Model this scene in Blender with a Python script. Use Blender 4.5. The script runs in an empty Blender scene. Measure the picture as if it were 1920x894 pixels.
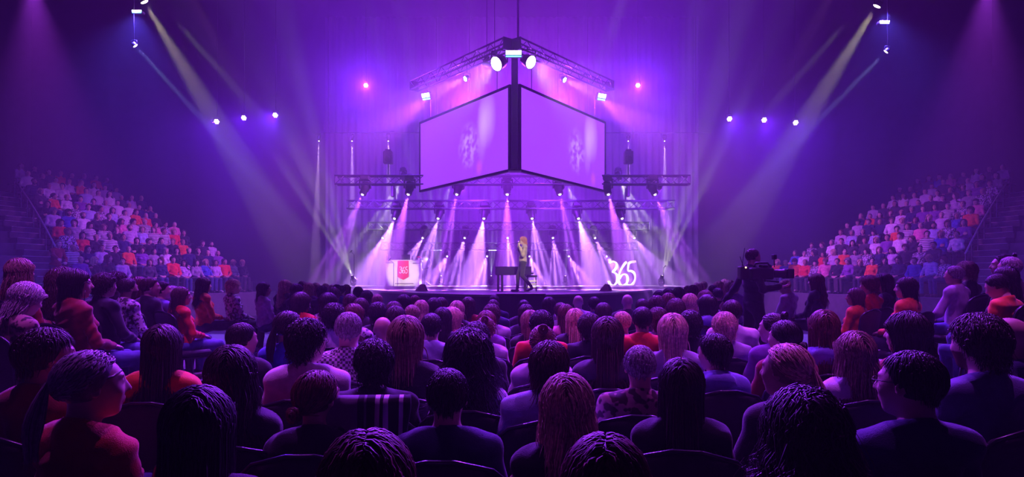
import bpy, math, random
import numpy as np
from mathutils import Vector, Matrix, Euler
random.seed(7)
RNG = np.random.default_rng(11)
SC = bpy.context.scene
COL = SC.collection
PI = math.pi

# ------------------------------------------------------------------ camera
EYE = 1.58          # eye height of the photographer
FPX = 1200.0        # focal length in pixels of the 1920 x 894 frame
HOR = 520.0         # row of the horizon
cam_d = bpy.data.cameras.new('camera')
cam = bpy.data.objects.new('camera', cam_d)
COL.objects.link(cam)
cam_d.sensor_fit = 'HORIZONTAL'
cam_d.sensor_width = 36.0
cam_d.lens = 36.0 * FPX / 1920.0
cam_d.shift_y = (HOR - 447.0) / 1920.0
cam_d.clip_start = 0.05
cam_d.clip_end = 200
cam.location = (0, 0, EYE)
cam.rotation_euler = (PI / 2, 0, 0)
SC.camera = cam

# ------------------------------------------------------------------ world, exposure
w = bpy.data.worlds.new('world'); SC.world = w
w.use_nodes = True
w.node_tree.nodes['Background'].inputs[0].default_value = (0.01, 0.006, 0.05, 1)
w.node_tree.nodes['Background'].inputs[1].default_value = 0.3
SC.view_settings.view_transform = 'Standard'
SC.view_settings.look = 'None'
SC.view_settings.gamma = 1.0
SC.view_settings.use_curve_mapping = False
SC.view_settings.exposure = 0.0
cy = SC.cycles
cy.max_bounces = 4; cy.diffuse_bounces = 2; cy.glossy_bounces = 2
cy.transmission_bounces = 4; cy.volume_bounces = 0; cy.transparent_max_bounces = 8
cy.sample_clamp_indirect = 4.0; cy.adaptive_threshold = 0.03
cy.caustics_reflective = False; cy.caustics_refractive = False

def at(px, py, Y):
    """a point Y metres ahead that the photograph shows at pixel px, py"""
    return Vector(((px - 960.0) / FPX * Y, Y, EYE + (HOR - py) / FPX * Y))

# ------------------------------------------------------------------ materials
MATS = {}
def mat(name, col, rough=0.6, metal=0.0, emit=None, estr=0.0, noise=0.0, nscale=20.0, bump=0.0, bscale=60.0, objcol=False, sheen=0.0, spec=0.5):
    if name in MATS: return MATS[name]
    m = bpy.data.materials.new(name); m.use_nodes = True
    nt = m.node_tree; b = nt.nodes['Principled BSDF']
    b.inputs['Base Color'].default_value = (*col, 1)
    b.inputs['Roughness'].default_value = rough
    b.inputs['Metallic'].default_value = metal
    b.inputs['Specular IOR Level'].default_value = spec
    if sheen: b.inputs['Sheen Weight'].default_value = sheen
    tc = nt.nodes.new('ShaderNodeTexCoord')
    src = None
    if objcol:
        oi = nt.nodes.new('ShaderNodeObjectInfo'); src = oi.outputs['Color']
    if noise > 0:
        n = nt.nodes.new('ShaderNodeTexNoise'); n.inputs['Scale'].default_value = nscale
        n.inputs['Detail'].default_value = 4
        nt.links.new(tc.outputs['Object'], n.inputs['Vector'])
        mr = nt.nodes.new('ShaderNodeMapRange')
        mr.inputs[1].default_value = 0.25; mr.inputs[2].default_value = 0.75
        mr.inputs[3].default_value = 1 - noise; mr.inputs[4].default_value = 1 + noise
        nt.links.new(n.outputs['Fac'], mr.inputs[0])
        mx = nt.nodes.new('ShaderNodeVectorMath'); mx.operation = 'SCALE'
        if src: nt.links.new(src, mx.inputs[0])
        else: mx.inputs[0].default_value = col
        nt.links.new(mr.outputs[0], mx.inputs['Scale'])
        src = mx.outputs[0]
    if src: nt.links.new(src, b.inputs['Base Color'])
    if bump > 0:
        n2 = nt.nodes.new('ShaderNodeTexNoise'); n2.inputs['Scale'].default_value = bscale
        nt.links.new(tc.outputs['Object'], n2.inputs['Vector'])
        bp = nt.nodes.new('ShaderNodeBump'); bp.inputs['Strength'].default_value = bump
        bp.inputs['Distance'].default_value = 0.01
        nt.links.new(n2.outputs['Fac'], bp.inputs['Height'])
        nt.links.new(bp.outputs['Normal'], b.inputs['Normal'])
    if emit is not None:
        b.inputs['Emission Color'].default_value = (*emit, 1)
        b.inputs['Emission Strength'].default_value = estr
        m.cycles.emission_sampling = 'NONE'
    MATS[name] = m
    return m

# ------------------------------------------------------------------ mesh helpers
class MB:
    """collects shapes and links them as ONE mesh object"""
    def __init__(s): s.v = []; s.f = []; s.n = 0
    def add(s, v, f):
        v = np.asarray(v, float).reshape(-1, 3)
        s.v.append(v); s.f += [tuple(i + s.n for i in q) for q in f]; s.n += len(v)
        return s
    def box(s, c, d, R=None):
        c = np.array(c, float); h = np.array(d, float) / 2
        p = np.array([(x, y, z) for z in (-1, 1) for y in (-1, 1) for x in (-1, 1)]) * h
        if R is not None: p = p @ np.array(R).T
        return s.add(p + c, [(0, 2, 3, 1), (4, 5, 7, 6), (0, 1, 5, 4), (2, 6, 7, 3), (0, 4, 6, 2), (1, 3, 7, 5)])
    def rbox(s, c, d, b=0.01, R=None):
        """box with chamfered edges"""
        h = np.array(d, float) / 2; b = min(b, *(h * 0.95)); pts = []; idx = {}
        for sx in (-1, 1):
            for sy in (-1, 1):
                for sz in (-1, 1):
                    for k in range(3):
                        q = h - b; q = q.copy(); q[k] = h[k]
                        idx[(sx, sy, sz, k)] = len(pts); pts.append(q * (sx, sy, sz))
        F = []
        def fix(q):
            P = [pts[i] for i in q]
            n = np.zeros(3)
            for i in range(len(P)): n += np.cross(P[i], P[(i + 1) % len(P)])
            return tuple(q) if np.dot(n, sum(P)) > 0 else tuple(reversed(q))
        for k in range(3):
            a, e = [j for j in range(3) if j != k]
            for sg in (-1, 1):
                q = []
                for (u, t) in ((-1, -1), (1, -1), (1, 1), (-1, 1)):
                    sgn = [0, 0, 0]; sgn[k] = sg; sgn[a] = u; sgn[e] = t
                    q.append(idx[(*sgn, k)])
                F.append(fix(q))
            for u in (-1, 1):
                for t in (-1, 1):
                    q = []
                    for (ax, sg) in ((a, -1), (a, 1), (e, 1), (e, -1)):
                        sgn = [0, 0, 0]; sgn[k] = sg; sgn[a] = u; sgn[e] = t
                        q.append(idx[(*sgn, ax)])
                    F.append(fix(q))
        for sx in (-1, 1):
            for sy in (-1, 1):
                for sz in (-1, 1): F.append(fix([idx[(sx, sy, sz, k)] for k in range(3)]))
        p = np.array(pts)
        if R is not None: p = p @ np.array(R).T
        return s.add(p + np.array(c, float), F)
    def cyl(s, a, b, ra, rb=None, n=10, cap=True):
        rb = ra if rb is None else rb
        a = np.array(a, float); b = np.array(b, float); d = b - a; L = np.linalg.norm(d); d = d / (L or 1)
        u = np.cross(d, (0, 0, 1.0) if abs(d[2]) < 0.9 else (1.0, 0, 0)); u /= np.linalg.norm(u); w_ = np.cross(d, u)
        t = np.arange(n) * 2 * PI / n
        ring = np.cos(t)[:, None] * u + np.sin(t)[:, None] * w_
        v = np.vstack([a + ring * ra, b + ring * rb])
        f = [(i, (i + 1) % n, n + (i + 1) % n, n + i) for i in range(n)]
        if cap: f += [tuple(range(n - 1, -1, -1)), tuple(range(n, 2 * n))]
        return s.add(v, f)
    def tube(s, pts, r, n=8):
        P = [np.array(p, float) for p in pts]; m = len(P); V = []; up = None
        rr = r if hasattr(r, '__len__') else [r] * m
        for i in range(m):
            d = P[min(i + 1, m - 1)] - P[max(i - 1, 0)]; d /= np.linalg.norm(d)
            if up is None:
                up = np.cross(d, (0, 0, 1.0) if abs(d[2]) < 0.9 else (1.0, 0, 0))
            up = up - d * np.dot(up, d); up /= np.linalg.norm(up); w_ = np.cross(d, up)
            for k in range(n):
                t = 2 * PI * k / n; V.append(P[i] + rr[i] * (math.cos(t) * up + math.sin(t) * w_))
        F = [(i * n + k, i * n + (k + 1) % n, (i + 1) * n + (k + 1) % n, (i + 1) * n + k) for i in range(m - 1) for k in range(n)]
        F += [tuple(range(n - 1, -1, -1)), tuple((m - 1) * n + k for k in range(n))]
        return s.add(V, F)
    def lathe(s, prof, c=(0, 0, 0), n=16, R=None):
        V = []; m = len(prof)
        for (r, z) in prof:
            for k in range(n):
                t = 2 * PI * k / n; V.append((r * math.cos(t), r * math.sin(t), z))
        V = np.array(V)
        if R is not None: V = V @ np.array(R).T
        F = [(i * n + k, i * n + (k + 1) % n, (i + 1) * n + (k + 1) % n, (i + 1) * n + k) for i in range(m - 1) for k in range(n)]
        F += [tuple(range(n - 1, -1, -1)), tuple((m - 1) * n + k for k in range(n))]
        return s.add(V + np.array(c, float), F)
    def prism(s, poly, z0, z1, M=None):
        """extrude a 2-d outline (x, y) from z0 to z1; M maps to world"""
        n = len(poly); a = sum(poly[i][0] * poly[(i + 1) % n][1] - poly[(i + 1) % n][0] * poly[i][1] for i in range(n))
        if a < 0: poly = poly[::-1]
        V = [(x, y, z0) for x, y in poly] + [(x, y, z1) for x, y in poly]
        F = [tuple(range(n - 1, -1, -1)), tuple(range(n, 2 * n))] + [(i, (i + 1) % n, n + (i + 1) % n, n + i) for i in range(n)]
        V = np.array(V, float)
        if M is not None: V = V @ np.array(M.to_3x3()).T + np.array(M.translation)
        return s.add(V, F)
    def mesh(s, name, m=None, smooth=False):
        me = bpy.data.meshes.new(name)
        me.from_pydata(np.vstack(s.v).tolist(), [], s.f)
        if m is not None: me.materials.append(m)
        if smooth: me.shade_smooth()
        me.update(); return me
    def build(s, name, m, parent=None, smooth=False):
        return link(name, s.mesh(name, m, smooth), parent)

def link(name, me, parent=None, loc=None, rot=None, col=None):
    o = bpy.data.objects.new(name, me); COL.objects.link(o)
    if parent is not None: o.parent = parent
    if loc is not None: o.location = loc
    if rot is not None: o.rotation_euler = rot
    if col is not None: o.color = (*col, 1)
    return o
def tag(o, label=None, cat=None, group=None, kind=None):
    if label: o['label'] = label
    if cat: o['category'] = cat
    if group: o['group'] = group
    if kind: o['kind'] = kind
    return o
def empty(name, loc=(0, 0, 0), rz=0.0, label=None, cat=None, group=None):
    o = bpy.data.objects.new(name, None); COL.objects.link(o)
    o.location = loc; o.rotation_euler = (0, 0, rz); o.empty_display_size = 0.1
    return tag(o, label, cat, group)
def ordinal(n):
    return ['first', 'second', 'third', 'fourth', 'fifth', 'sixth', 'seventh', 'eighth', 'ninth', 'tenth', 'eleventh', 'twelfth', 'thirteenth', 'fourteenth', 'fifteenth', 'sixteenth', 'seventeenth', 'eighteenth', 'nineteenth', 'twentieth'][n - 1] if n <= 20 else '%dth' % n

def spot(parent, pos, target, color, power, cone, blend=0.3, r=0.05, rays=0, raysharp=2.0, rayoff=0.0, axis='x'):
    """a spot lamp at pos that aims at target; rays > 0 puts a slotted gobo in it"""
    ld = bpy.data.lights.new('beam', 'SPOT')
    ld.color = color; ld.energy = power; ld.spot_size = math.radians(cone); ld.spot_blend = blend
    ld.shadow_soft_size = r
    o = bpy.data.objects.new('beam', ld); COL.objects.link(o)
    pos = Vector(pos); d = (Vector(target) - pos).normalized()
    # local -Z along d, local X kept in the plane that faces the hall (for the slots)
    zc = -d; yref = Vector((0, 1, 0)); xa = yref.cross(zc)
    if xa.length < 1e-3: xa = Vector((1, 0, 0))
    xa.normalize(); ya = zc.cross(xa)
    M = Matrix((xa, ya, zc)).transposed().to_4x4(); M.translation = pos
    if parent is not None:
        o.parent = parent; o.matrix_parent_inverse = Matrix.Identity(4)
        o.matrix_local = parent.matrix_basis.inverted() @ M
    else: o.matrix_world = M
    if rays:
        ld.use_nodes = True; nt = ld.node_tree; em = nt.nodes['Emission']
        tc = nt.nodes.new('ShaderNodeTexCoord'); sp = nt.nodes.new('ShaderNodeSeparateXYZ')
        nt.links.new(tc.outputs['Normal'], sp.inputs[0])
        def mth(op, a, b=None):
            n = nt.nodes.new('ShaderNodeMath'); n.operation = op
            for i, x in enumerate((a, b)):
                if x is None: continue
                if isinstance(x, (int, float)): n.inputs[i].default_value = x
                else: nt.links.new(x, n.inputs[i])
            return n.outputs[0]
        u = mth('DIVIDE', sp.outputs[0], mth('ABSOLUTE', sp.outputs[2]))
        th = math.tan(math.radians(cone) / 2)
        ph = mth('MULTIPLY', u, PI * rays / th)
        c = mth('COSINE', mth('ADD', ph, rayoff))
        p = mth('POWER', mth('MULTIPLY_ADD' if False else 'ADD', mth('MULTIPLY', c, 0.5), 0.5), raysharp)
        p = mth('ADD', mth('MULTIPLY', p, 0.92), 0.08)
        nt.links.new(p, em.inputs['Strength'])
    return o

PURPLE = (0.50, 0.10, 1.0)
MAGENTA = (0.78, 0.22, 1.0)
VIOLET = (0.30, 0.04, 1.0)
BLUE = (0.10, 0.06, 1.0)
WARM = (1.0, 0.86, 0.42)
PALE = (0.90, 0.86, 0.58)
# ================================================================== the hall
M_floor = mat('floor_vinyl', (0.030, 0.028, 0.040), 0.55, noise=0.3, nscale=3)
M_wall = mat('wall_black', (0.03, 0.028, 0.04), 0.9, noise=0.2, nscale=2)
M_ceil = mat('ceiling_black', (0.02, 0.018, 0.03), 0.95)
M_black = mat('black_metal', (0.018, 0.018, 0.022), 0.45)
M_blk2 = mat('black_plastic', (0.012, 0.012, 0.015), 0.55)
M_alu = mat('aluminium', (0.35, 0.35, 0.38), 0.35, metal=0.9)
M_steel = mat('steel', (0.5, 0.5, 0.52), 0.3, metal=1.0)
M_white = mat('white_paint', (0.8, 0.77, 0.68), 0.5)
M_deck = mat('stage_deck', (0.11, 0.10, 0.12), 0.32, noise=0.15, nscale=4)
M_fascia = mat('stage_fascia_cloth', (0.02, 0.018, 0.04), 0.9)
M_tier = mat('tier_grey', (0.10, 0.09, 0.12), 0.7, noise=0.2, nscale=5)
M_nose = mat('step_nosing', (0.75, 0.75, 0.8), 0.4)
XW, YB, YF, ZC = 24.0, 32.0, -5.0, 16.0
tag(MB().box((0, (YB + YF) / 2, -0.1), (2 * XW + .4, YB - YF + .4, 0.2)).build('floor', M_floor), kind='structure')
tag(MB().box((0, (YB + YF) / 2, ZC + .1), (2 * XW + .4, YB - YF + .4, 0.2)).build('ceiling', M_ceil), kind='structure')
tag(MB().box((0, YB + .1, ZC / 2), (2 * XW + .4, 0.2, ZC)).build('wall_back', M_wall), kind='structure')
tag(MB().box((0, YF - .1, ZC / 2), (2 * XW + .4, 0.2, ZC)).build('wall_front', M_wall), kind='structure')
tag(MB().box((-XW - .1, (YB + YF) / 2, ZC / 2), (0.2, YB - YF, ZC)).build('wall_left', M_wall), kind='structure')
tag(MB().box((XW + .1, (YB + YF) / 2, ZC / 2), (0.2, YB - YF, ZC)).build('wall_right', M_wall), kind='structure')

# haze that fills the hall
def haze(name, c, d, dens, aniso, label):
    m = bpy.data.materials.new(name); m.use_nodes = True; nt = m.node_tree
    nt.nodes.remove(nt.nodes['Principled BSDF'])
    vs = nt.nodes.new('ShaderNodeVolumeScatter'); vs.inputs['Density'].default_value = dens
    vs.inputs['Anisotropy'].default_value = aniso
    vs.inputs['Color'].default_value = (1, 1, 1, 1)
    nt.links.new(vs.outputs[0], nt.nodes['Material Output'].inputs['Volume'])
    o = MB().box(c, d).build(name, m)
    return tag(o, label, 'haze', kind='stuff')
haze('haze', (0, (YB + YF) / 2, ZC / 2 + .01), (2 * XW - .1, YB - YF - .1, ZC - .1), 0.0022, 0.3, 'thin theatrical haze that fills the dark hall')
haze('haze', (0, 22.0, 7.9), (29.0, 19.6, 15.7), 0.0052, 0.3, 'denser theatrical haze drifting in front of the stage')
haze('haze', (0, 24.4, 7.0), (18.6, 12.0, 13.9), 0.020, 0.3, 'thickest theatrical haze hanging over the stage itself')

# ------------------------------------------------------------------ stage
ZS = 1.12
def stage_front(x): return 17.0 + 0.26 * x * x
out = [(x, stage_front(x)) for x in np.linspace(-5.35, 5.35, 41)]
poly = out + [(7.6, 24.6), (7.6, 30.2), (-7.6, 30.2), (-7.6, 24.6)]
st = empty('stage', (0, 24, 0), label='low curved black stage with a glossy violet-lit deck', cat='stage')
def shift(poly, dx, dy): return [(x + dx, y + dy) for x, y in poly]
MB().prism(shift(poly, 0, -24), ZS - .06, ZS).build('deck', M_deck, st)
MB().prism(shift([(x * .995, y + .03) for x, y in poly], 0, -24), 0.005, ZS - .06).build('fascia', M_fascia, st)
MB().box((0, 27.8 - 24, ZS + .05), (14.6, 4.6, .1)).build('back_riser', M_deck, st)
tb = empty('step_block', (0.22, 16.4, 0), label='black box step set against the stage centre below the performer', cat='step')
MB().rbox((0, 0, 1.16 / 2), (1.22, 1.0, 1.15), .02).build('block', M_fascia, tb)
MB().box((0, 0, 1.165), (1.24, 1.02, .02)).build('tread', M_deck, tb)

# backdrop curtain
n = 260; V = []; F = []
for i in range(n + 1):
    x = -8.9 + 17.8 * i / n
    for z in (0.02, 5.0, 9.0, 14.0):
        V.append((x, 30.55 + 0.07 * math.sin(i * 1.35) + .03 * math.sin(i * .41), z))
for i in range(n):
    for j in range(3):
        a = i * 4 + j; F.append((a, a + 4, a + 5, a + 1))
me = bpy.data.meshes.new('curtain'); me.from_pydata(V, [], F); me.shade_smooth()
me.materials.append(mat('curtain_cloth', (0.24, 0.21, 0.29), 0.85))
cu = link('backdrop_curtain', me); tag(cu, 'tall pleated pale curtain that hangs behind the stage', 'curtain')
cu.modifiers.new('s', 'SOLIDIFY').thickness = 0.02

# ------------------------------------------------------------------ lamps
M_lens_v = mat('lens_lilac', (1, 1, 1), 0.3, emit=(0.92, 0.62, 1.0), estr=14)
M_lens_w = mat('lens_white', (1, 1, 1), 0.3, emit=(1.0, 0.92, 1.0), estr=16)
M_lens_y = mat('lens_warm', (1, 1, 1), 0.3, emit=(1.0, 0.95, 0.6), estr=9)
M_cyan = mat('lens_cyan', (1, 1, 1), 0.3, emit=(0.12, 0.75, 1.0), estr=3.0)
_yk = {}
def moving_head(pos, target, s, label, group, color, power, cone, lens=M_lens_v, hang=True, name='moving_head_light', lr=0.24, rod=None, **kw):
    """pos is the lens; the head is aimed at target, yoke and base above (hung) or below it"""
    pos = Vector(pos); d = (Vector(target) - pos).normalized()
    up = 1 if hang else -1
    back = pos - d * 0.30 * s                 # middle of the head
    root = empty(name, (back.x, back.y, back.z + up * 0.38 * s), label=label, cat='stage light', group=group)
    key = (round(s, 3), up)
    if key not in _yk:
        b = MB().rbox((0, 0, 0), (.34 * s, .34 * s, .16 * s), .025 * s).box((0, 0, up * .1 * s), (.2 * s, .08 * s, .06 * s)).mesh('lamp_base', M_black)
        y = MB()
        for sx in (-1, 1): y.rbox((sx * .2 * s, 0, -up * .22 * s), (.045 * s, .14 * s, .36 * s), .015 * s)
        y.rbox((0, 0, -up * .09 * s), (.42 * s, .16 * s, .05 * s), .015 * s)
        h = MB().lathe([(.02 * s, -.26 * s), (.10 * s, -.25 * s), (.15 * s, -.20 * s), (.165 * s, -.05 * s), (.155 * s, .08 * s), (.13 * s, .12 * s), (.135 * s, .25 * s), (.12 * s, .275 * s), (.11 * s, .26 * s)], n=16)
        for q in range(4): h.lathe([(.17 * s, -.2 * s + q * .05 * s), (.175 * s, -.19 * s + q * .05 * s), (.17 * s, -.18 * s + q * .05 * s)], n=16)
        l = MB().lathe([(.002 * s, .262 * s), (.11 * s * lr * 2 * .9, .262 * s), (.10 * s * lr * 2 * .9, .285 * s), (.03 * s, .295 * s)], n=14)
        _yk[key] = (b, y.mesh('yoke', M_black), h.mesh('lamp_head', M_blk2, True), l)
    b, y, h, l = _yk[key]
    link('lamp_base', b, root); link('yoke', y, root)
    q = d.to_track_quat('Z', 'Y')
    hd = link('lamp_head', h, root, (0, 0, -up * .38 * s)); hd.rotation_mode = 'QUATERNION'; hd.rotation_quaternion = q
    lk = ('lens', key, lens.name)
    if lk not in _yk: _yk[lk] = l.mesh('lens', lens, True)
    link('lens', _yk[lk], hd)
    if rod: MB().cyl((0, 0, .05 * s), (0, 0, rod - root.location.z), .01, n=6).build('drop_rod', M_black, root)
    spot(root, pos + d * 0.06 * s, target, color, power, cone, **kw)
    return root

# ------------------------------------------------------------------ trusses
_br = {}
def truss(xa, xb, Y, Z, h, label, name='lighting_truss'):
    L = xb - xa; root = empty(name, ((xa + xb) / 2, Y, Z), label=label, cat='truss', group='stage lighting trusses')
    for sy in (-1, 1):
        for sz in (-1, 1):
            MB().cyl((-L / 2, sy * h / 2, sz * h / 2), (L / 2, sy * h / 2, sz * h / 2), .028, n=8).build('chord', M_alu2, root, True)
    m = int(round(L / (h * 1.15))); st_ = L / m
    key = (round(st_, 3), h)
    if key not in _br:
        _br[key] = (MB().cyl((-st_ / 2, 0, -h / 2), (st_ / 2, 0, h / 2), .013, n=5).mesh('brace', M_alu2, True),
                    MB().cyl((-st_ / 2, 0, h / 2), (st_ / 2, 0, -h / 2), .013, n=5).mesh('brace', M_alu2, True))
    for sy in (-1, 1):
        for i in range(m): link('brace', _br[key][(i + (sy > 0)) % 2], root, (-L / 2 + (i + .5) * st_, sy * h / 2, 0))
    for e in (-1, 1):
        MB().box((e * L / 2, 0, 0), (.03, h + .05, h + .05)).build('end_plate', M_alu2, root)
    return root
M_alu2 = mat('truss_dark', (0.10, 0.10, 0.13), 0.4, metal=0.6)
rows = [  # depth, truss row in the photo, x span, lens row, lamp columns
    (24.0, 338, 630, 1292, 366, [679, 765, 856, 951, 1050, 1141, 1229]),
    (25.9, 384, 652, 1264, 411, [739, 821, 907, 998, 1085, 1167]),
    (27.8, 424, 690, 1216, 447, [717, 792, 871, 952, 1037, 1116, 1190]),
    (29.2, 462, 715, 1195, 481, [838, 913, 993, 1067, 1138])]
nth = ['nearest and highest', 'second', 'third', 'rearmost and lowest']
for k, (Y, ty, x0, x1, ly, cols) in enumerate(rows):
    a = at(x0, ty, Y); b = at(x1, ty, Y)
    truss(a.x, b.x, Y, a.z, .32, 'dark metal lighting truss across the stage, %s of the four' % nth[k])
    for i, px in enumerate(cols):
        p = at(px, ly, Y - .1); s = (1.0, .95, .8, .62)[k]
        off = (px - 952) / 330.0
        tgt = Vector((p.x + off * 1.5 + (0.25 * math.sin(i * 2.1 + k)), p.y - 1.0 - .4 * k, ZS))
        moving_head(p, tgt, s, 'black moving head lamp with violet beam, %s from left on %s stage truss' % (ordinal(i + 1), nth[k].split(' ')[0]),
                    'moving heads on the stage trusses', (0.48, 0.09, 1.0) if k == 0 else (0.54, 0.20, 1.0), (30000, 33000, 26000, 21000)[k], (20, 27, 25, 26)[k], rays=(0, 4, 3, 3)[k] if i % 2 else (3, 0, 4, 3)[k], blend=.5, r=.04, rayoff=i * .9)
# ------------------------------------------------------------------ other stage lamps
# warm lamps behind the front truss whose slotted beams fan outwards
for i, (px, py, tx, ty, pw, con) in enumerate([(752, 338, 690, 470, 13000, 30), (846, 345, 800, 470, 5000, 22), (1062, 345, 1112, 460, 8000, 26), (1163, 338, 1225, 470, 15000, 32)]):
    moving_head(at(px, py, 26.6), at(tx, ty, 27.4), .7, 'small warm white lamp behind the nearest stage truss, %s from left' % ordinal(i + 1), 'warm lamps behind the nearest truss',
                PALE, pw, con, lens=M_lens_y, rays=3, raysharp=2, blend=.4, r=.03)
# floor fans
for i, (px, tx, ty, Y, c, pw, con, ry) in enumerate([(660, 610, 400, 25.8, PALE, 8500, 26, 3), (827, 815, 430, 29.0, (.85, .8, .95), 7000, 22, 3), (921, 924, 430, 29.0, (.85, .8, .95), 6000, 20, 3), (1060, 1066, 430, 29.0, (.85, .8, .95), 4500, 16, 2), (1242, 1275, 400, 25.8, PALE, 9500, 26, 3)]):
    p = at(px, 533, Y); p.z = ZS + .1 + .447
    moving_head(p, at(tx, ty, Y), .55, 'small floor lamp fanning pale rays upward on the stage, %s from left' % ordinal(i + 1), 'floor lamps on the stage',
                c, pw, con, lens=M_lens_y, hang=False, rays=ry, raysharp=2.5, blend=.3, r=.02)
# pencil lamps on the high pipe
pz = at(660, 265, 29.6)
pipe = empty('lamp_pipe', (0, 29.6, pz.z + .40), label='thin black pipe high above the stage rear that carries pencil lamps', cat='pipe')
MB().cyl((-9.2, 0, 0), (9.2, 0, 0), .018, n=8).build('pipe', M_black, pipe, True)
for x in (-8.5, -3.5, 3.5, 8.5): MB().cyl((x, 0, 0), (x, 0, ZC - pz.z - .42), .012, n=5).build('drop_rod', M_black, pipe)
for i, px in enumerate([598, 660, 728, 1178, 1246]):
    p = at(px, 265, 29.6)
    moving_head(p, (p.x + (-.25 if i == 0 else .05), p.y, 0), .5, 'pencil beam lamp on the high rear pipe, %s from left' % ordinal(i + 1), 'pencil lamps on the high pipe',
                (0.85, 0.5, 1.0), 40000, 7 if i else 6, lens=M_lens_w, blend=.5, r=.03)

# ------------------------------------------------------------------ V-shaped front truss with par lamps, mast and the two screens
ZV = 8.42
def truss2(a, b, h, label, nm='lighting_truss'):
    a = Vector(a); b = Vector(b); r = truss(-(b - a).length / 2, (b - a).length / 2, 0, 0, h, label, nm)
    r.location = (a + b) / 2; r.rotation_euler = (0, 0, math.atan2(b.y - a.y, b.x - a.x)); return r
for sg in (-1, 1):
    truss2((sg * .12, 18.75, ZV), (sg * 3.5, 22.9, ZV), .3, 'dark truss above the %s screen that carries par lamps' % ('left' if sg < 0 else 'right'))
def par(pos, target, R, label, color, power, cone, lens, group='par lamps above the screens', blend=.6, name='par_lamp', leds=True, drop=ZC):
    pos = Vector(pos); d = (Vector(target) - pos).normalized()
    root = empty(name, pos - d * R * .8 + Vector((0, 0, R * 1.25)), label=label, cat='stage light', group=group)
    q = d.to_track_quat('Z', 'Y')
    hm = MB().lathe([(R * .55, -R * 1.5), (R * .85, -R * 1.4), (R * 1.05, -R * .3), (R * 1.08, 0), (R * 1.02, 0), (R, -R * .08)], n=18)
    hd = hm.build('housing', M_black, root, True); hd.location = (pos - root.location); hd.rotation_mode = 'QUATERNION'; hd.rotation_quaternion = q
    if leds:
        for k in range(7):
            a = k * PI / 3; rr = 0 if k == 6 else R * .6
            MB().lathe([(.002, 0), (R * .3, 0), (R * .26, R * .05), (R * .1, R * .09)], c=(rr * math.cos(a), rr * math.sin(a), -R * .06), n=10).build('led_lens', lens, hd, True)
    else:
        MB().lathe([(.002, -R * .07), (R * .98, -R * .07), (R * .8, R * .06), (R * .3, R * .12)], n=18).build('lens', lens, hd, True)
    yk = MB()
    yk.tube([pos - root.location - d * R * .7 + Vector((R * 1.15, 0, 0)), Vector((R * 1.15, 0, R * .3)), Vector((0, 0, R * .55)), Vector((-R * 1.15, 0, R * .3)), pos - root.location - d * R * .7 - Vector((R * 1.15, 0, 0))], R * .1, 6)
    yk.cyl((0, 0, R * .5), (0, 0, (drop - root.location.z) if drop else R * 1.1), min(R * .12, .012), n=6)
    yk.build('yoke', M_black, root, True)
    spot(root, pos + d * R * .25, target, color, power, cone, blend=blend, r=R * .7)
    return root
LILAC = (0.46, 0.14, 1.0)
par(at(930, 120, 18.9), (-7.5, 12.5, 2.5), .21, 'large glaring par lamp on the left beside the mast top', (.36, .09, 1.0), 9000, 46, M_lens_w, leds=False, drop=ZV)
par(at(996, 117, 18.9), (7.5, 12.5, 2.5), .19, 'large glaring par lamp on the right beside the mast top', (.36, .09, 1.0), 9000, 46, M_lens_w, leds=False, drop=ZV)
par(at(872, 148, 20.6), (-9.0, 15.5, 3.0), .095, 'small par lamp above the middle of the left screen', (.40, .12, 1.0), 6500, 30, M_lens_w, drop=ZV)
par(at(1059, 150, 20.6), (9.0, 15.5, 3.0), .095, 'small par lamp above the middle of the right screen', (.40, .12, 1.0), 6500, 30, M_lens_w, drop=ZV)
for sg_ in (-1, 1):      # the pale core of the two glaring lamps
    spot(None, at(930 if sg_ < 0 else 996, 124, 18.85), (sg_ * 7.0, 15.5, 0.0), (.80, .62, 1.0), 2200, 40, blend=1.0, r=.12)
# cyan framed blinders
def blinder(p, dx, h, rz, tilt, label):
    r = empty('blinder_lamp', p, rz, label=label, cat='stage light', group='cyan rimmed blinder lamps')
    b = MB().rbox((0, .06, 0), (dx, .14, h), .02).build('housing', M_black, r); b.rotation_euler = (tilt, 0, 0)
    for i in range(2):
        e = MB().rbox((0, -.015, h * (.18 if i == 0 else -.32)), (dx * .94, .01, h * (.5 if i == 0 else .2)), .004).build('led_strip', M_lens_w if i == 0 else M_cyan, b)
    MB().box((0, -.012, -.09 * h), (dx * .96, .012, h * .05)).build('led_strip', M_cyan, b)
    for s in (-1, 1): MB().box((s * dx * .45, -.013, h * .2), (dx * .05, .012, h * .5)).build('led_strip', M_cyan, b)
    MB().cyl((0, .06, h * .4), (0, .06, h * .9), .02, n=6).build('clamp', M_black, r)
    return r
blinder(at(963, 101, 18.6), .48, .21, 0, .25, 'cyan rimmed blinder lamp at the very top of the mast')
blinder(at(799, 181, 22.4), .34, .26, -.5, .4, 'tilted cyan blinder lamp past the outer end of the left screen')
blinder(at(1128, 182, 22.4), .34, .26, .5, .4, 'tilted cyan blinder lamp past the outer end of the right screen')
spot(None, at(800, 186, 22.2), (-12, 25, 2.2), (.66, .10, 1.0), 6500, 50, blend=.8, r=.1)
spot(None, at(1127, 186, 22.2), (12, 25, 2.2), (.66, .10, 1.0), 6500, 50, blend=.8, r=.1)

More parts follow.
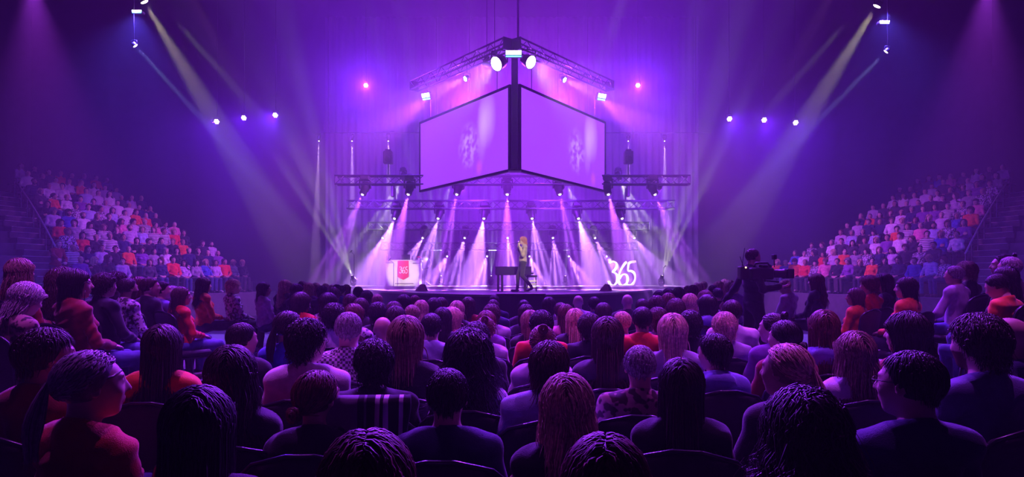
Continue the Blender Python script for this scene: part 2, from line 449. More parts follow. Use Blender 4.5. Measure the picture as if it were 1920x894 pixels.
moving_head(at(920, 108, 19.6), at(720, 0, 20.5), .5, 'small lamp throwing a violet streak upward beside the mast top', None, (.5, .05, 1.0), 9000, 7, lens=M_lens_v, blend=.8, hang=True, rod=ZC)
moving_head(at(905, 118, 20.0), at(690, 40, 21), .5, 'small lamp throwing a faint low violet streak above the left screen', None, (.5, .05, 1.0), 5000, 7, lens=M_lens_v, blend=.8, hang=True, rod=ZC)
mast = empty('screen_mast', (0.08, 19.25, at(965, 318, 19.25).z), label='dark square mast between the two hanging screens', cat='mast')
hm = ZV + .15 - mast.location.z
MB().rbox((0, 0, hm / 2), (.2, .2, hm), .02).build('column', mat('mast_grey', (.22, .2, .26), .5), mast)
MB().rbox((0, 0, -.03), (.4, .4, .06), .02).build('foot_plate', M_black, mast)
MB().cyl((0.1, 0, hm), (0.1, 0, ZC - mast.location.z), .03, n=8).build('hoist_chain', M_black, mast)

def screen_mat(flip):
    m = bpy.data.materials.new('screen_picture'); m.use_nodes = True; nt = m.node_tree; b = nt.nodes['Principled BSDF']
    b.inputs['Base Color'].default_value = (.5, .45, .55, 1); b.inputs['Roughness'].default_value = .7
    tc = nt.nodes.new('ShaderNodeTexCoord')
    def N(t, **k):
        n_ = nt.nodes.new(t)
        for a, v in k.items(): setattr(n_, a, v)
        return n_
    def blob(cx, cz, rx, rz, sx=0.0):
        mp = N('ShaderNodeMapping'); mp.inputs['Location'].default_value = (-cx / rx, 0, -cz / rz); mp.inputs['Scale'].default_value = (1 / rx, 0, 1 / rz)
        nt.links.new(tc.outputs['Object'], mp.inputs[0])
        ln = N('ShaderNodeVectorMath', operation='LENGTH'); nt.links.new(mp.outputs[0], ln.inputs[0])
        r_ = N('ShaderNodeMapRange'); r_.inputs[1].default_value = 1.0; r_.inputs[2].default_value = 0.2; nt.links.new(ln.outputs['Value'], r_.inputs[0])
        return r_.outputs[0]
    ns = N('ShaderNodeTexNoise'); ns.inputs['Scale'].default_value = 4.5; ns.inputs['Detail'].default_value = 6
    nt.links.new(tc.outputs['Object'], ns.inputs['Vector'])
    def mul(a, b_):
        x = N('ShaderNodeMath', operation='MULTIPLY')
        for i, s in enumerate((a, b_)):
            if isinstance(s, (int, float)): x.inputs[i].default_value = s
            else: nt.links.new(s, x.inputs[i])
        return x.outputs[0]
    def add(a, b_):
        x = N('ShaderNodeMath', operation='ADD')
        for i, s in enumerate((a, b_)):
            if isinstance(s, (int, float)): x.inputs[i].default_value = s
            else: nt.links.new(s, x.inputs[i])
        return x.outputs[0]
    ctr = N('ShaderNodeMapRange'); ctr.inputs[1].default_value = .42; ctr.inputs[2].default_value = .62; nt.links.new(ns.outputs['Fac'], ctr.inputs[0])
    # a close-up on the picture: a singer's profile and a blurred crowd patch
    o = .9 if not flip else 1.0
    pic = add(mul(blob(o + .75, .55, .55, 1.0), .8), add(mul(blob(o + .45, .2, .35, 1.1), .5), mul(blob(o - .35, -.15, .7, .85), ctr.outputs[0])))
    cr = N('ShaderNodeMix', data_type='RGBA')
    cr.inputs['A'].default_value = (.36, .05, .85, 1); cr.inputs['B'].default_value = (.66, .34, .98, 1)
    nt.links.new(mul(pic, .95), cr.inputs['Factor'])
    pk = N('ShaderNodeMix', data_type='RGBA'); pk.inputs['B'].default_value = (.75, .1, .62, 1)
    nt.links.new(cr.outputs['Result'], pk.inputs['A']); nt.links.new(mul(blob(1.2 if not flip else 1.9, -.95, .22, .3), .6), pk.inputs['Factor'])
    nt.links.new(pk.outputs['Result'], b.inputs['Emission Color']); b.inputs['Emission Strength'].default_value = 1.1
    m.cycles.emission_sampling = 'NONE'
    return m
def screen(inner, outer, label, flip):
    """inner / outer: (px, top row, bottom row, depth)"""
    it = at(inner[0], inner[1], inner[3]); ib = at(inner[0], inner[2], inner[3]); ot = at(outer[0], outer[1], outer[3]); ob = at(outer[0], outer[2], outer[3])
    zt = (it.z + ot.z) / 2; zb = (ib.z + ob.z) / 2; H = zt - zb
    a, c = (ot, it) if not flip else (it, ot)
    L = math.hypot(c.x - a.x, c.y - a.y)
    r = empty('projection_screen', ((a.x + c.x) / 2, (a.y + c.y) / 2, (zt + zb) / 2), math.atan2(c.y - a.y, c.x - a.x), label=label, cat='screen')
    MB().box((0, 0, 0), (L, .02, H)).build('picture_surface', screen_mat(flip), r)
    for z in (-1, 1): MB().box((0, .02, z * (H / 2 + .04)), (L + .16, .1, .08)).build('frame_bar', M_black, r)
    for x in (-1, 1): MB().box((x * (L / 2 + .04), .02, 0), (.08, .1, H)).build('frame_bar', M_black, r)
    for x in (-.38, .38): MB().cyl((x * L, .04, H / 2 + .06), (x * L, .04, H / 2 + ZV - zt - .1), .012, n=5).build('hanging_wire', M_black, r)
screen((954, 165, 315, 19.4), (789, 232, 358, 24.0), 'large hanging screen with a violet close-up picture, left of the mast', False)
screen((976, 163, 315, 19.4), (1133, 232, 358, 24.0), 'large hanging screen with a violet close-up picture, right of the mast', True)

# ------------------------------------------------------------------ wash lamps added to turn the haze violet, inner pair hidden
for i, (px, py, Y, pw, c, tx) in enumerate([(686, 160, 27.5, 3600, (.17, .02, 1.0), -3), (1196, 160, 27.5, 3600, (.17, .02, 1.0), 3), (880, 200, 26.5, 6200, (.36, .03, 1.0), 0), (1046, 200, 26.5, 6200, (.36, .03, 1.0), 0)]):
    par(at(px, py, Y), (tx, 9, 2.0), .1, 'violet wash lamp added high behind the screens for the haze, %s from left' % ordinal((1, 4, 2, 3)[i]), c, pw, 150, M_lens_v, group='violet wash lamps added for the haze', blend=1.0, name='wash_lamp')
# unseen lamps added on the nearest truss to brighten the backdrop
for i, x in enumerate((-5.6, -1.9, 1.9, 5.6)):
    par((x, 24.35, 5.0), (x * 1.1, 30.5, 3.6), .1, 'added lamp on the nearest truss that brightens the backdrop curtain, %s from left' % ordinal(i + 1), (.30, .03, 1.0), 1700, 125, M_lens_v, group='added curtain lights', blend=1.0, name='wash_lamp', drop=5.2)
# three audience lamps on each side
for sg, cols in ((-1, [(406, 228), (457, 221), (516, 216)]), (1, [(1492, 230), (1433, 225), (1368, 223)])):
    for i, (px, py) in enumerate(cols):
        p = at(px, py, 24.0)
        par(p, (p.x * .72 + sg * 1.5, 8.0, -1.5), .105, 'violet audience lamp, %s of the three outward on the %s of the screens' % (('outermost', 'middle one', 'innermost')[i], 'left' if sg < 0 else 'right'),
            (0.14, 0.012, 1.0), 1600, 66, M_lens_v, group='audience lamps beside the stage', blend=1.0)
# house wash lamps over the floor seats, above the picture
for i, (x, y, z, tx, ty, pw) in enumerate([(-5.0, 15.0, 11.0, -3.0, 5.5, 10500), (-2.2, 15.5, 11.5, -1.2, 5.5, 13500), (2.2, 15.5, 11.5, 1.2, 5.5, 13500), (5.0, 15.0, 11.0, 3.0, 5.5, 10500), (-3.5, 5.0, 11.0, -2.5, 5.5, 4500), (3.5, 5.0, 11.0, 2.5, 5.5, 4500)]):
    par((x, y, z), (tx, ty, 1.0), .12, 'violet house wash lamp over the floor seats, %s from left' % ordinal((1, 3, 4, 6, 2, 5)[i]), (.29, .03, 1.0) if i < 4 else (.52, .06, 1.0), pw, 50, M_lens_v, group='house wash lamps', blend=1.0, name='wash_lamp')
# follow spots and blue lamps near the ceiling of the hall
for sg, sd in ((-1, 'left'), (1, 'right')):
    f = lambda x: x if sg < 0 else 1915 - x
    par(at(f(271), 4 if sg < 0 else 12, 13), at(f(392), 205, 13.6), .075, 'profile lamp with a warm beam near the ceiling, %s side' % sd, (1.0, .80, .50), 17000, 12, M_lens_y, group='lamps near the hall ceiling', blend=.5, name='profile_lamp', leds=False)
    par(at(f(254), 86 if sg < 0 else 97, 13), at(f(380), 225, 13.6), .05, 'profile lamp with a thin pale blue beam, %s side' % sd, (.40, .45, 1.0), 24000, 5, M_lens_y, group='lamps near the hall ceiling', blend=.5, name='profile_lamp', leds=False)
    blinder(at(f(257), 22 if sg < 0 else 42, 13), .2, .07, 0, .1, 'blue lit wash bar near the ceiling, %s side' % sd)
    spot(None, at(f(257), 26, 12.9), at(f(235), 330, 14.5), BLUE, 2600, 120, blend=1.0, r=.1)
    spot(None, at(f(60), -40, 12), at(f(90), 300, 11.2), (.46, .045, 1.0), 16000, 40, blend=1.0, r=.1)
    spot(None, at(f(345), -30, 14), at(f(470), 200, 15), (.8, .25, .55), 1500, 16, blend=.7, r=.1)
    z = at(0, -55, 13).z
    truss(sg * 7.35 - 2.0, sg * 7.35 + 2.0, 13.05, z, .28, 'dark hall truss near the ceiling on the %s' % sd)
# ================================================================== people
# Bodies are one continuous surface each: smooth-blended limbs, head and hands sampled on a grid and skinned.
def sn_mesh(field, X, Y, Z):
    """naive surface nets on a rectilinear grid; inside is field < 0"""
    neg = field < 0
    nx, ny, nz = field.shape
    s = np.zeros((nx - 1, ny - 1, nz - 1), np.int8)
    for i in (0, 1):
        for j in (0, 1):
            for k in (0, 1): s += neg[i:nx - 1 + i, j:ny - 1 + j, k:nz - 1 + k]
    ci, cj, ck = np.nonzero((s > 0) & (s < 8))
    vid = np.full(s.shape, -1, np.int32); vid[ci, cj, ck] = np.arange(len(ci))
    acc = np.zeros((len(ci), 3)); cnt = np.zeros(len(ci))
    G = (X, Y, Z)
    cor = [(i, j, k) for i in (0, 1) for j in (0, 1) for k in (0, 1)]
    for a in cor:
        for ax in range(3):
            if a[ax]: continue
            b = list(a); b[ax] = 1
            fa = field[ci + a[0], cj + a[1], ck + a[2]]; fb = field[ci + b[0], cj + b[1], ck + b[2]]
            m = (fa < 0) != (fb < 0)
            t = np.where(m, fa / np.where(m, fa - fb, 1), 0)
            c = (ci, cj, ck)
            for q in range(3):
                p0 = G[q][c[q] + a[q]]; p1 = G[q][c[q] + b[q]]
                acc[:, q] += np.where(m, p0 + (p1 - p0) * t, 0)
            cnt += m
    V = acc / cnt[:, None]
    F = []
    for ax in range(3):
        u, v = [(1, 2), (2, 0), (0, 1)][ax]
        sl = [slice(1, -1)] * 3; sl[ax] = slice(0, -1)
        sl2 = [slice(1, -1)] * 3; sl2[ax] = slice(1, None)
        A = neg[tuple(sl)]; B = neg[tuple(sl2)]
        I = np.array(np.nonzero(A != B))
        if I.shape[1] == 0: continue
        base = I.copy(); base[u] += 1; base[v] += 1
        fl = A[tuple(I)]
        def cell(du, dv):
            q = base.copy(); q[u] -= du; q[v] -= dv; return vid[q[0], q[1], q[2]]
        q = np.stack([cell(1, 1), cell(0, 1), cell(0, 0), cell(1, 0)], 1)
        q[~fl] = q[~fl][:, ::-1]
        F.append(q)
    return V, np.vstack(F)

class SDF:
    def __init__(s, X, Y, Z):
        s.X, s.Y, s.Z = (np.asarray(a, np.float32) for a in (X, Y, Z))
        s.f = np.full((len(X), len(Y), len(Z)), 0.2, np.float32)
    def sub(s, lo, hi, mg):
        r = []
        for g, a, b in zip((s.X, s.Y, s.Z), lo, hi):
            i0 = max(0, int(np.searchsorted(g, a - mg)) - 1); i1 = min(len(g), int(np.searchsorted(g, b + mg)) + 1)
            r.append(slice(i0, max(i1, i0 + 1)))
        return tuple(r)
    def blend(s, sl, d, k, op):
        f = s.f[sl]
        if op == 'add':
            h = np.clip(0.5 + 0.5 * (f - d) / k, 0, 1); s.f[sl] = f + (d - f) * h - k * h * (1 - h)
        else:
            d = -d; h = np.clip(0.5 - 0.5 * (f - d) / k, 0, 1); s.f[sl] = f + (d - f) * h + k * h * (1 - h)
    def cap(s, a, b, ra, rb=None, k=0.02, op='add'):
        rb = ra if rb is None else rb
        a = np.array(a, np.float32); b = np.array(b, np.float32); m = max(ra, rb)
        sl = s.sub(np.minimum(a, b) - m, np.maximum(a, b) + m, k + 0.03)
        x = s.X[sl[0]][:, None, None] - a[0]; y = s.Y[sl[1]][None, :, None] - a[1]; z = s.Z[sl[2]][None, None, :] - a[2]
        d = b - a; L2 = float(d @ d) + 1e-9
        t = np.clip((x * d[0] + y * d[1] + z * d[2]) / L2, 0, 1)
        e = np.sqrt((x - t * d[0]) ** 2 + (y - t * d[1]) ** 2 + (z - t * d[2]) ** 2) - (ra + (rb - ra) * t)
        s.blend(sl, e, k, op); return s
    def chain(s, pts, rad, k=0.02):
        for i in range(len(pts) - 1): s.cap(pts[i], pts[i + 1], rad[i], rad[i + 1], k)
        return s
    def ell(s, c, r, R=None, k=0.02, op='add'):
        c = np.array(c, np.float32); m = max(r)
        sl = s.sub(c - m, c + m, k + 0.03)
        x = s.X[sl[0]][:, None, None] - c[0]; y = s.Y[sl[1]][None, :, None] - c[1]; z = s.Z[sl[2]][None, None, :] - c[2]
        if R is not None:
            R = np.array(R, np.float32)
            x, y, z = (R[0, i] * x + R[1, i] * y + R[2, i] * z for i in range(3))
        k0 = np.sqrt((x / r[0]) ** 2 + (y / r[1]) ** 2 + (z / r[2]) ** 2)
        k1 = np.sqrt((x / r[0] ** 2) ** 2 + (y / r[1] ** 2) ** 2 + (z / r[2] ** 2) ** 2)
        e = np.where(k0 < 1e-4, -min(r), k0 * (k0 - 1) / np.maximum(k1, 1e-6))
        s.blend(sl, e, k, op); return s
    def cut(s, p, n, k=0.004):
        """keep the side of the plane that n points away from"""
        p = np.array(p, np.float32); n = np.array(n, np.float32); n /= np.linalg.norm(n)
        d = (s.X[:, None, None] - p[0]) * n[0] + (s.Y[None, :, None] - p[1]) * n[1] + (s.Z[None, None, :] - p[2]) * n[2]
        s.f = np.maximum(s.f, d); return s
    def folds(s, amp, seed=0, sc=1.0):
        r = np.random.default_rng(seed)
        x = s.X[:, None, None]; y = s.Y[None, :, None]; z = s.Z[None, None, :]
        for i in range(4):
            k = r.normal(0, 22 * sc, 3).astype(np.float32); k[2] *= 1.3
            s.f += amp / (1 + i * .5) * np.sin(x * k[0] + y * k[1] + z * k[2] + r.uniform(0, 6)); 
        return s
    def mesh(s, name, m, attr=None):
        V, F = sn_mesh(s.f, s.X, s.Y, s.Z)
        me = bpy.data.meshes.new(name)
        me.vertices.add(len(V)); me.vertices.foreach_set('co', V.ravel())
        me.loops.add(F.size); me.loops.foreach_set('vertex_index', F.ravel().astype(np.int32))
        me.polygons.add(len(F)); me.polygons.foreach_set('loop_start', np.arange(0, F.size, 4, dtype=np.int32))
        me.update(calc_edges=True); me.validate()
        me.shade_smooth(); me.materials.append(m)
        if attr is not None:
            c = np.ones((len(V), 4), np.float32); c[:, :3] = attr(V)
            ca = me.color_attributes.new('tone', 'FLOAT_COLOR', 'POINT'); ca.data.foreach_set('color', c.ravel())
        return me

def axis(segs):
    """[(from, to, step), ...] joined into one increasing coordinate list"""
    out = []
    for a, b, h in segs: out += list(np.arange(a, b - 1e-6, h))
    return np.array(out + [segs[-1][1]])

# ---- materials for people: colour comes from each object's own colour
def person_mat(name, rough, attr=False, noise=0.0, nscale=30, bump=0.0, bscale=200, sheen=0.0, pattern=None, spec=.4, aniso=False):
    m = bpy.data.materials.new(name); m.use_nodes = True; nt = m.node_tree; b = nt.nodes['Principled BSDF']
    b.inputs['Roughness'].default_value = rough; b.inputs['Specular IOR Level'].default_value = spec
    if sheen: b.inputs['Sheen Weight'].default_value = sheen; b.inputs['Sheen Roughness'].default_value = .4
    oi = nt.nodes.new('ShaderNodeObjectInfo'); src = oi.outputs['Color']
    tc = nt.nodes.new('ShaderNodeTexCoord')
    def vm(op, a, b_):
        n = nt.nodes.new('ShaderNodeVectorMath'); n.operation = op
        nt.links.new(a, n.inputs[0])
        if isinstance(b_, tuple): n.inputs[1].default_value = b_
        else: nt.links.new(b_, n.inputs[1])
        return n.outputs[0]
    if attr:
        at_ = nt.nodes.new('ShaderNodeAttribute'); at_.attribute_name = 'tone'; src = vm('MULTIPLY', src, at_.outputs['Color'])
    if pattern:
        tx = None
        if pattern == 'check':
            tx = nt.nodes.new('ShaderNodeTexChecker'); tx.inputs['Scale'].default_value = 60; nt.links.new(tc.outputs['Object'], tx.inputs[0]); f = tx.outputs['Fac']
        elif pattern == 'stripe':
            tx = nt.nodes.new('ShaderNodeTexWave'); tx.bands_direction = 'Z'; tx.inputs['Scale'].default_value = 5.5; nt.links.new(tc.outputs['Object'], tx.inputs[0]); f = tx.outputs['Fac']
        else:
            tx = nt.nodes.new('ShaderNodeTexNoise'); tx.inputs['Scale'].default_value = 24; tx.inputs['Detail'].default_value = 1; nt.links.new(tc.outputs['Object'], tx.inputs[0]); f = tx.outputs['Fac']
        r_ = nt.nodes.new('ShaderNodeMapRange'); r_.inputs[1].default_value = .47; r_.inputs[2].default_value = .53; r_.inputs[3].default_value = .12; r_.inputs[4].default_value = 1.0
        nt.links.new(f, r_.inputs[0])
        n = nt.nodes.new('ShaderNodeVectorMath'); n.operation = 'SCALE'; nt.links.new(src, n.inputs[0]); nt.links.new(r_.outputs[0], n.inputs['Scale']); src = n.outputs[0]
    if noise:
        ns = nt.nodes.new('ShaderNodeTexNoise'); ns.inputs['Scale'].default_value = nscale; nt.links.new(tc.outputs['Object'], ns.inputs[0])
        r_ = nt.nodes.new('ShaderNodeMapRange'); r_.inputs[1].default_value = .3; r_.inputs[2].default_value = .7; r_.inputs[3].default_value = 1 - noise; r_.inputs[4].default_value = 1 + noise
        nt.links.new(ns.outputs['Fac'], r_.inputs[0])
        n = nt.nodes.new('ShaderNodeVectorMath'); n.operation = 'SCALE'; nt.links.new(src, n.inputs[0]); nt.links.new(r_.outputs[0], n.inputs['Scale']); src = n.outputs[0]
    nt.links.new(src, b.inputs['Base Color'])
    if bump:
        nb = nt.nodes.new('ShaderNodeTexNoise'); nb.inputs['Scale'].default_value = bscale; nt.links.new(tc.outputs['Object'], nb.inputs[0])
        bp = nt.nodes.new('ShaderNodeBump'); bp.inputs['Strength'].default_value = bump; bp.inputs['Distance'].default_value = .004
        nt.links.new(nb.outputs['Fac'], bp.inputs['Height']); nt.links.new(bp.outputs[0], b.inputs['Normal'])
    return m
M_skin = person_mat('skin', .5, attr=True, noise=.06, nscale=14)
M_cloth = person_mat('cloth', .85, noise=.15, nscale=18, bump=.5, bscale=240, sheen=.25)
M_check = person_mat('cloth_checked', .85, pattern='check', sheen=.2)
M_stripe = person_mat('cloth_striped', .85, pattern='stripe', sheen=.2)
M_print = person_mat('cloth_printed', .85, pattern='print', sheen=.2)
M_hair = person_mat('hair_strands', .5, attr=True, noise=.25, nscale=60, spec=.5)
M_shoe = person_mat('shoe_leather', .5)
M_glass = mat('spectacle_frame', (.01, .01, .012), .3)

def rotm(yaw=0.0, pitch=0.0, roll=0.0):
    """yaw left +, pitch down +, roll to the right +"""
    return np.array((Matrix.Rotation(yaw, 3, 'Z') @ Matrix.Rotation(-pitch, 3, 'X') @ Matrix.Rotation(roll, 3, 'Y')))

HS = 0.94
def head_prims(S, c, R, fem, beard=False):
    def P(x, y, z): return np.array(c) + R @ np.array((x, y, z)) * HS
    S0 = S
    class S:                                        # the head at its true size
        ell = staticmethod(lambda c_, r_, R_, k_, op='add': S0.ell(c_, tuple(q * HS for q in r_), R_, k_, op))
        cap = staticmethod(lambda a_, b_, ra, rb, k_: S0.cap(a_, b_, ra * HS, rb * HS, k_))
    w_ = .95 if fem else 1.0
    S.ell(P(0, -.018, .030), (.076 * w_, .098, .086), R, .02)
    S.ell(P(0, .020, -.040), (.060 * w_, .072, .072), R, .03)
    S.ell(P(0, .040, .000), (.062 * w_, .055, .080), R, .03)
    S.ell(P(0, .058, -.090), (.026 * w_, .026, .020), R, .025)              # chin
    S.ell(P(0, .080, .036), (.048, .016, .011), R, .012)                    # brow
    for sx in (-1, 1):
        S.ell(P(sx * .029, .100, .016), (.017, .014, .011), R, .010, 'sub')  # eye sockets
        S.ell(P(sx * .029, .083, .015), (.012, .012, .010), R, .003)         # eyes
        S.ell(P(sx * .040, .068, -.018), (.020, .018, .018), R, .015)        # cheeks
        S.ell(P(sx * .010, .099, -.020), (.009, .011, .007), R, .006)        # nostrils
        Re = R @ np.array(Matrix.Rotation(sx * -.35, 3, 'Z')) @ np.array(Matrix.Rotation(.18, 3, 'X'))
        S.ell(P(sx * .078 * w_, -.008, .000), (.009, .020, .032), Re, .006)  # ears
        S.ell(P(sx * .085 * w_, -.004, .002), (.006, .010, .018), Re, .004, 'sub')
    S.cap(P(0, .088, .028), P(0, .112, -.016), .008, .0115, .010)            # nose
    S.ell(P(0, .092, -.048), (.022, .011, .0065), R, .006)                   # lips
    S.ell(P(0, .089, -.060), (.019, .011, .0075), R, .006)

def hand_prims(S, wr, el, side, curl=0.5, palm_dn=(0, 0, -1)):
    """palm and five fingers that continue the forearm el -> wr; the fingers bend towards palm_dn"""
    wr = np.array(wr, float); d = wr - np.array(el, float); d /= np.linalg.norm(d)
    pd = np.array(palm_dn, float); pd -= d * (pd @ d); pd /= np.linalg.norm(pd)
    sd = np.cross(d, pd) * side                    # towards the thumb
    pc = wr + d * .045
    R = np.stack([sd, d, -pd], 1)
    S.ell(pc, (.040, .052, .016), R, .015)
    for i, (off, ln) in enumerate(((.030, .068), (.010, .078), (-.010, .072), (-.029, .056))):
        p0 = wr + d * .082 + sd * off
        a1 = curl * .5; a2 = curl * 1.3
        p1 = p0 + (d * math.cos(a1) + pd * math.sin(a1)) * ln * .5
        p2 = p1 + (d * math.cos(a2) + pd * math.sin(a2)) * ln * .5
        S.chain([wr + d * .05 + sd * off * .8, p0, p1, p2], (.011, .0095, .0085, .0072), .006)
    t0 = wr + d * .025 + sd * .026; t1 = t0 + (d * .6 + sd * .75 + pd * .25) * .036; t2 = t1 + (d * .9 + sd * .1 + pd * .45) * .032
    S.chain([t0, t1, t2], (.013, .0105, .008), .008)

class Pose:
    """joint positions; the person looks along +Y and stands or sits at the origin"""
    def __init__(s, fem=False, yaw=0, pitch=0, roll=0, lean=0.0, arms='lap', legs='sit', w=1.0, sh_roll=0.0):
        s.fem = fem; s.w = w
        sit = legs == 'sit'
        hz = .52 if sit else .93
        s.hipz = hz
        tl = lean                                          # forward lean of the torso, metres at the neck
        T = .49 if not fem else .46
        s.pel = np.array((0, 0, hz)); s.chest = np.array((0, tl * .6 - .03, hz + T * .66)); s.neck = np.array((0, tl - .045, hz + T + .02))
        sw = (.168 if not fem else .145) * w
        s.sh = {sd: np.array((sd * sw, tl - .05, hz + T - .045 + sh_roll * sd)) for sd in (-1, 1)}
        up = np.array((0, tl * .25 + .018, .145)); s.head = s.neck + up
        s.R = rotm(yaw, pitch, roll)
        s.head = s.neck + np.array((0, .012, .03)) + rotm(yaw * .3, pitch * .8, roll * .8) @ np.array((0, .02, .115))
        s.el = {}; s.wr = {}; s.curl = {}; s.pdn = {}
        for sd in (-1, 1):
            sh = s.sh[sd]
            if arms == 'lap':
                s.el[sd] = sh + np.array((sd * .07, .06, -.255)); s.wr[sd] = np.array((sd * .085, .225 + tl * .3, hz + .115)); s.curl[sd] = .5; s.pdn[sd] = (-sd * .3, 0, -1)
            elif arms == 'knees':
                s.el[sd] = sh + np.array((sd * .06, .09, -.24)); s.wr[sd] = np.array((sd * .13, .30, hz + .11)); s.curl[sd] = .35; s.pdn[sd] = (0, 0, -1)
            elif arms == 'cross':
                s.el[sd] = sh + np.array((sd * .06, .10, -.24)); s.wr[sd] = np.array((-sd * .05, .17 + sd * .02 + tl, hz + .22 + sd * .02)); s.curl[sd] = .5; s.pdn[sd] = (0, -1, 0)
            elif arms == 'chin':
                if sd > 0: s.el[sd] = np.array((.16, .25 + tl, hz + .16)); s.wr[sd] = s.head + np.array((.05, .09, -.15)); s.curl[sd] = 1.2; s.pdn[sd] = (-1, -.2, 0)
                else: s.el[sd] = sh + np.array((sd * .06, .10, -.24)); s.wr[sd] = np.array((.05, .24 + tl, hz + .13)); s.curl[sd] = .5; s.pdn[sd] = (0, 0, -1)
        if sit:
            s.hip = {sd: np.array((sd * .085, .0, hz)) for sd in (-1, 1)}
            s.kn = {sd: np.array((sd * (.11 if not fem else .075), .44, hz - .01)) for sd in (-1, 1)}
            s.an = {sd: np.array((sd * .11 if not fem else sd * .08, .42, .09)) for sd in (-1, 1)}
        else:
            s.hip = {sd: np.array((sd * .085, 0, hz - .03)) for sd in (-1, 1)}
            s.kn = {sd: np.array((sd * .10, .02, .49)) for sd in (-1, 1)}
            s.an = {sd: np.array((sd * .11, -.02, .085)) for sd in (-1, 1)}
        s.toe = {sd: s.an[sd] + np.array((sd * .02, .16, -.045)) for sd in (-1, 1)}

def torso(S, p, g=0.0, k=.05):
    """trunk and arms; g inflates (clothes)"""
    w_ = p.w; f = p.fem
    n = p.neck; c = p.chest; q = p.pel
    S.ell(c, (.146 * w_ + g, .105 * w_ + g, .17 + g), None, k)
    S.ell((c + q) / 2 + np.array((0, .012, -.02)), (.132 * w_ + g, .098 * w_ + g, .16 + g), None, k)
    S.ell(q + np.array((0, -.01, .03)), (.155 * w_ + g, .115 + g, .12 + g), None, k)
    S.cap(p.sh[-1] + (.05, 0, .0), p.sh[1] - np.array((.05, 0, 0)), .062 + g, .062 + g, k)
    for sd in (-1, 1):
        S.cap(n + np.array((0, -.015, .0)), p.sh[sd] + (0, 0, .012), .050 + g * .7, .052 + g, k * .8)
        if f: S.ell(c + np.array((sd * .06, .085, .0)), (.05 + g, .045 + g, .05 + g), None, .03)

def arms(S, p, g=0.0, taper=True):
    for sd in (-1, 1):
        a = .046 if not p.fem else .039
        S.cap(p.sh[sd], p.el[sd], a + g, a * .8 + g, .035)
        S.cap(p.el[sd], p.wr[sd], a * .82 + g, a * .55 + g, .02)

def make_body(name, p, beard=False):
    hz = p.hipz; hc = p.head; wl = p.wr[-1]; wr = p.wr[1]
    # finer cells where skin shows: head and hands
    xs = sorted([wl[0], wr[0]]); hx = .135
    x0 = min(-.12 + hc[0], xs[0] - .11); x1 = max(.12 + hc[0], xs[1] + .11)
    fine = .0065 if p.hipz < .8 else .0085
    X = axis([(-.36, x0, .02), (x0, x1, fine * 1.1), (x1, .36, .02)])
    y0 = min(hc[1] - .13, wl[1] - .12, wr[1] - .12); y1 = max(hc[1] + .14, wl[1] + .20, wr[1] + .20)
    Y = axis([(y0 - .12, hc[1] - .13, .014), (hc[1] - .13, hc[1] + .14, fine), (hc[1] + .14, max(y1, hc[1] + .15), fine * 1.3)])
    za = min(wl[2], wr[2]) - .10; zb = max(wl[2], wr[2]) + .09; zh = hc[2] - .15
    zz = []
    lo = hz - .13
    if za > lo: zz.append((lo, za, .02))
    if zb < zh: zz += [(max(za, lo), zb, fine), (zb, zh, .018), (zh, hc[2] + .14, fine)]
    else: zz += [(max(za, lo), hc[2] + .14, fine)]
    S = SDF(X, Y, axis(zz))
    torso(S, p, -.012)
    S.cap(p.neck + (0, -.01, -.06), p.head + p.R @ np.array((0, -.03, -.05)), .056 if not p.fem else .048, .052 if not p.fem else .044, .035)
    head_prims(S, p.head, p.R, p.fem)
    arms(S, p, -.006)
    for sd in (-1, 1): hand_prims(S, p.wr[sd], p.el[sd], sd, p.curl[sd], p.pdn[sd])
    def tone(V):
        L = (V - p.head) @ p.R / HS                     # head-local
        c = np.ones((len(V), 3))
        x, y, z = np.abs(L[:, 0]), L[:, 1], L[:, 2]
        front = y > .06
        lip = front & (x < .022) & (z < -.043) & (z > -.066) & (y > .082)
        c[lip] = (.85, .55, .55)
        eye = front & (((x - .029) / .013) ** 2 + ((z - .015) / .0075) ** 2 < 1)
        c[eye] = (.9, .95, 1.0); iris = front & (((x - .029) / .006) ** 2 + ((z - .015) / .0065) ** 2 < 1); c[iris] = (.08, .06, .06)
        brow = front & (x > .012) & (x < .046) & (np.abs(z - .036 + (x - .03) * .1) < .0055); c[brow] = (.25, .2, .2)
        if beard:
            b = (y > .0) & (z < -.028) & (z > -.125) & ~lip & (y - z * .3 > .02); c[b] = (.18, .14, .13)
        return c
    return S.mesh(name, M_skin, tone)

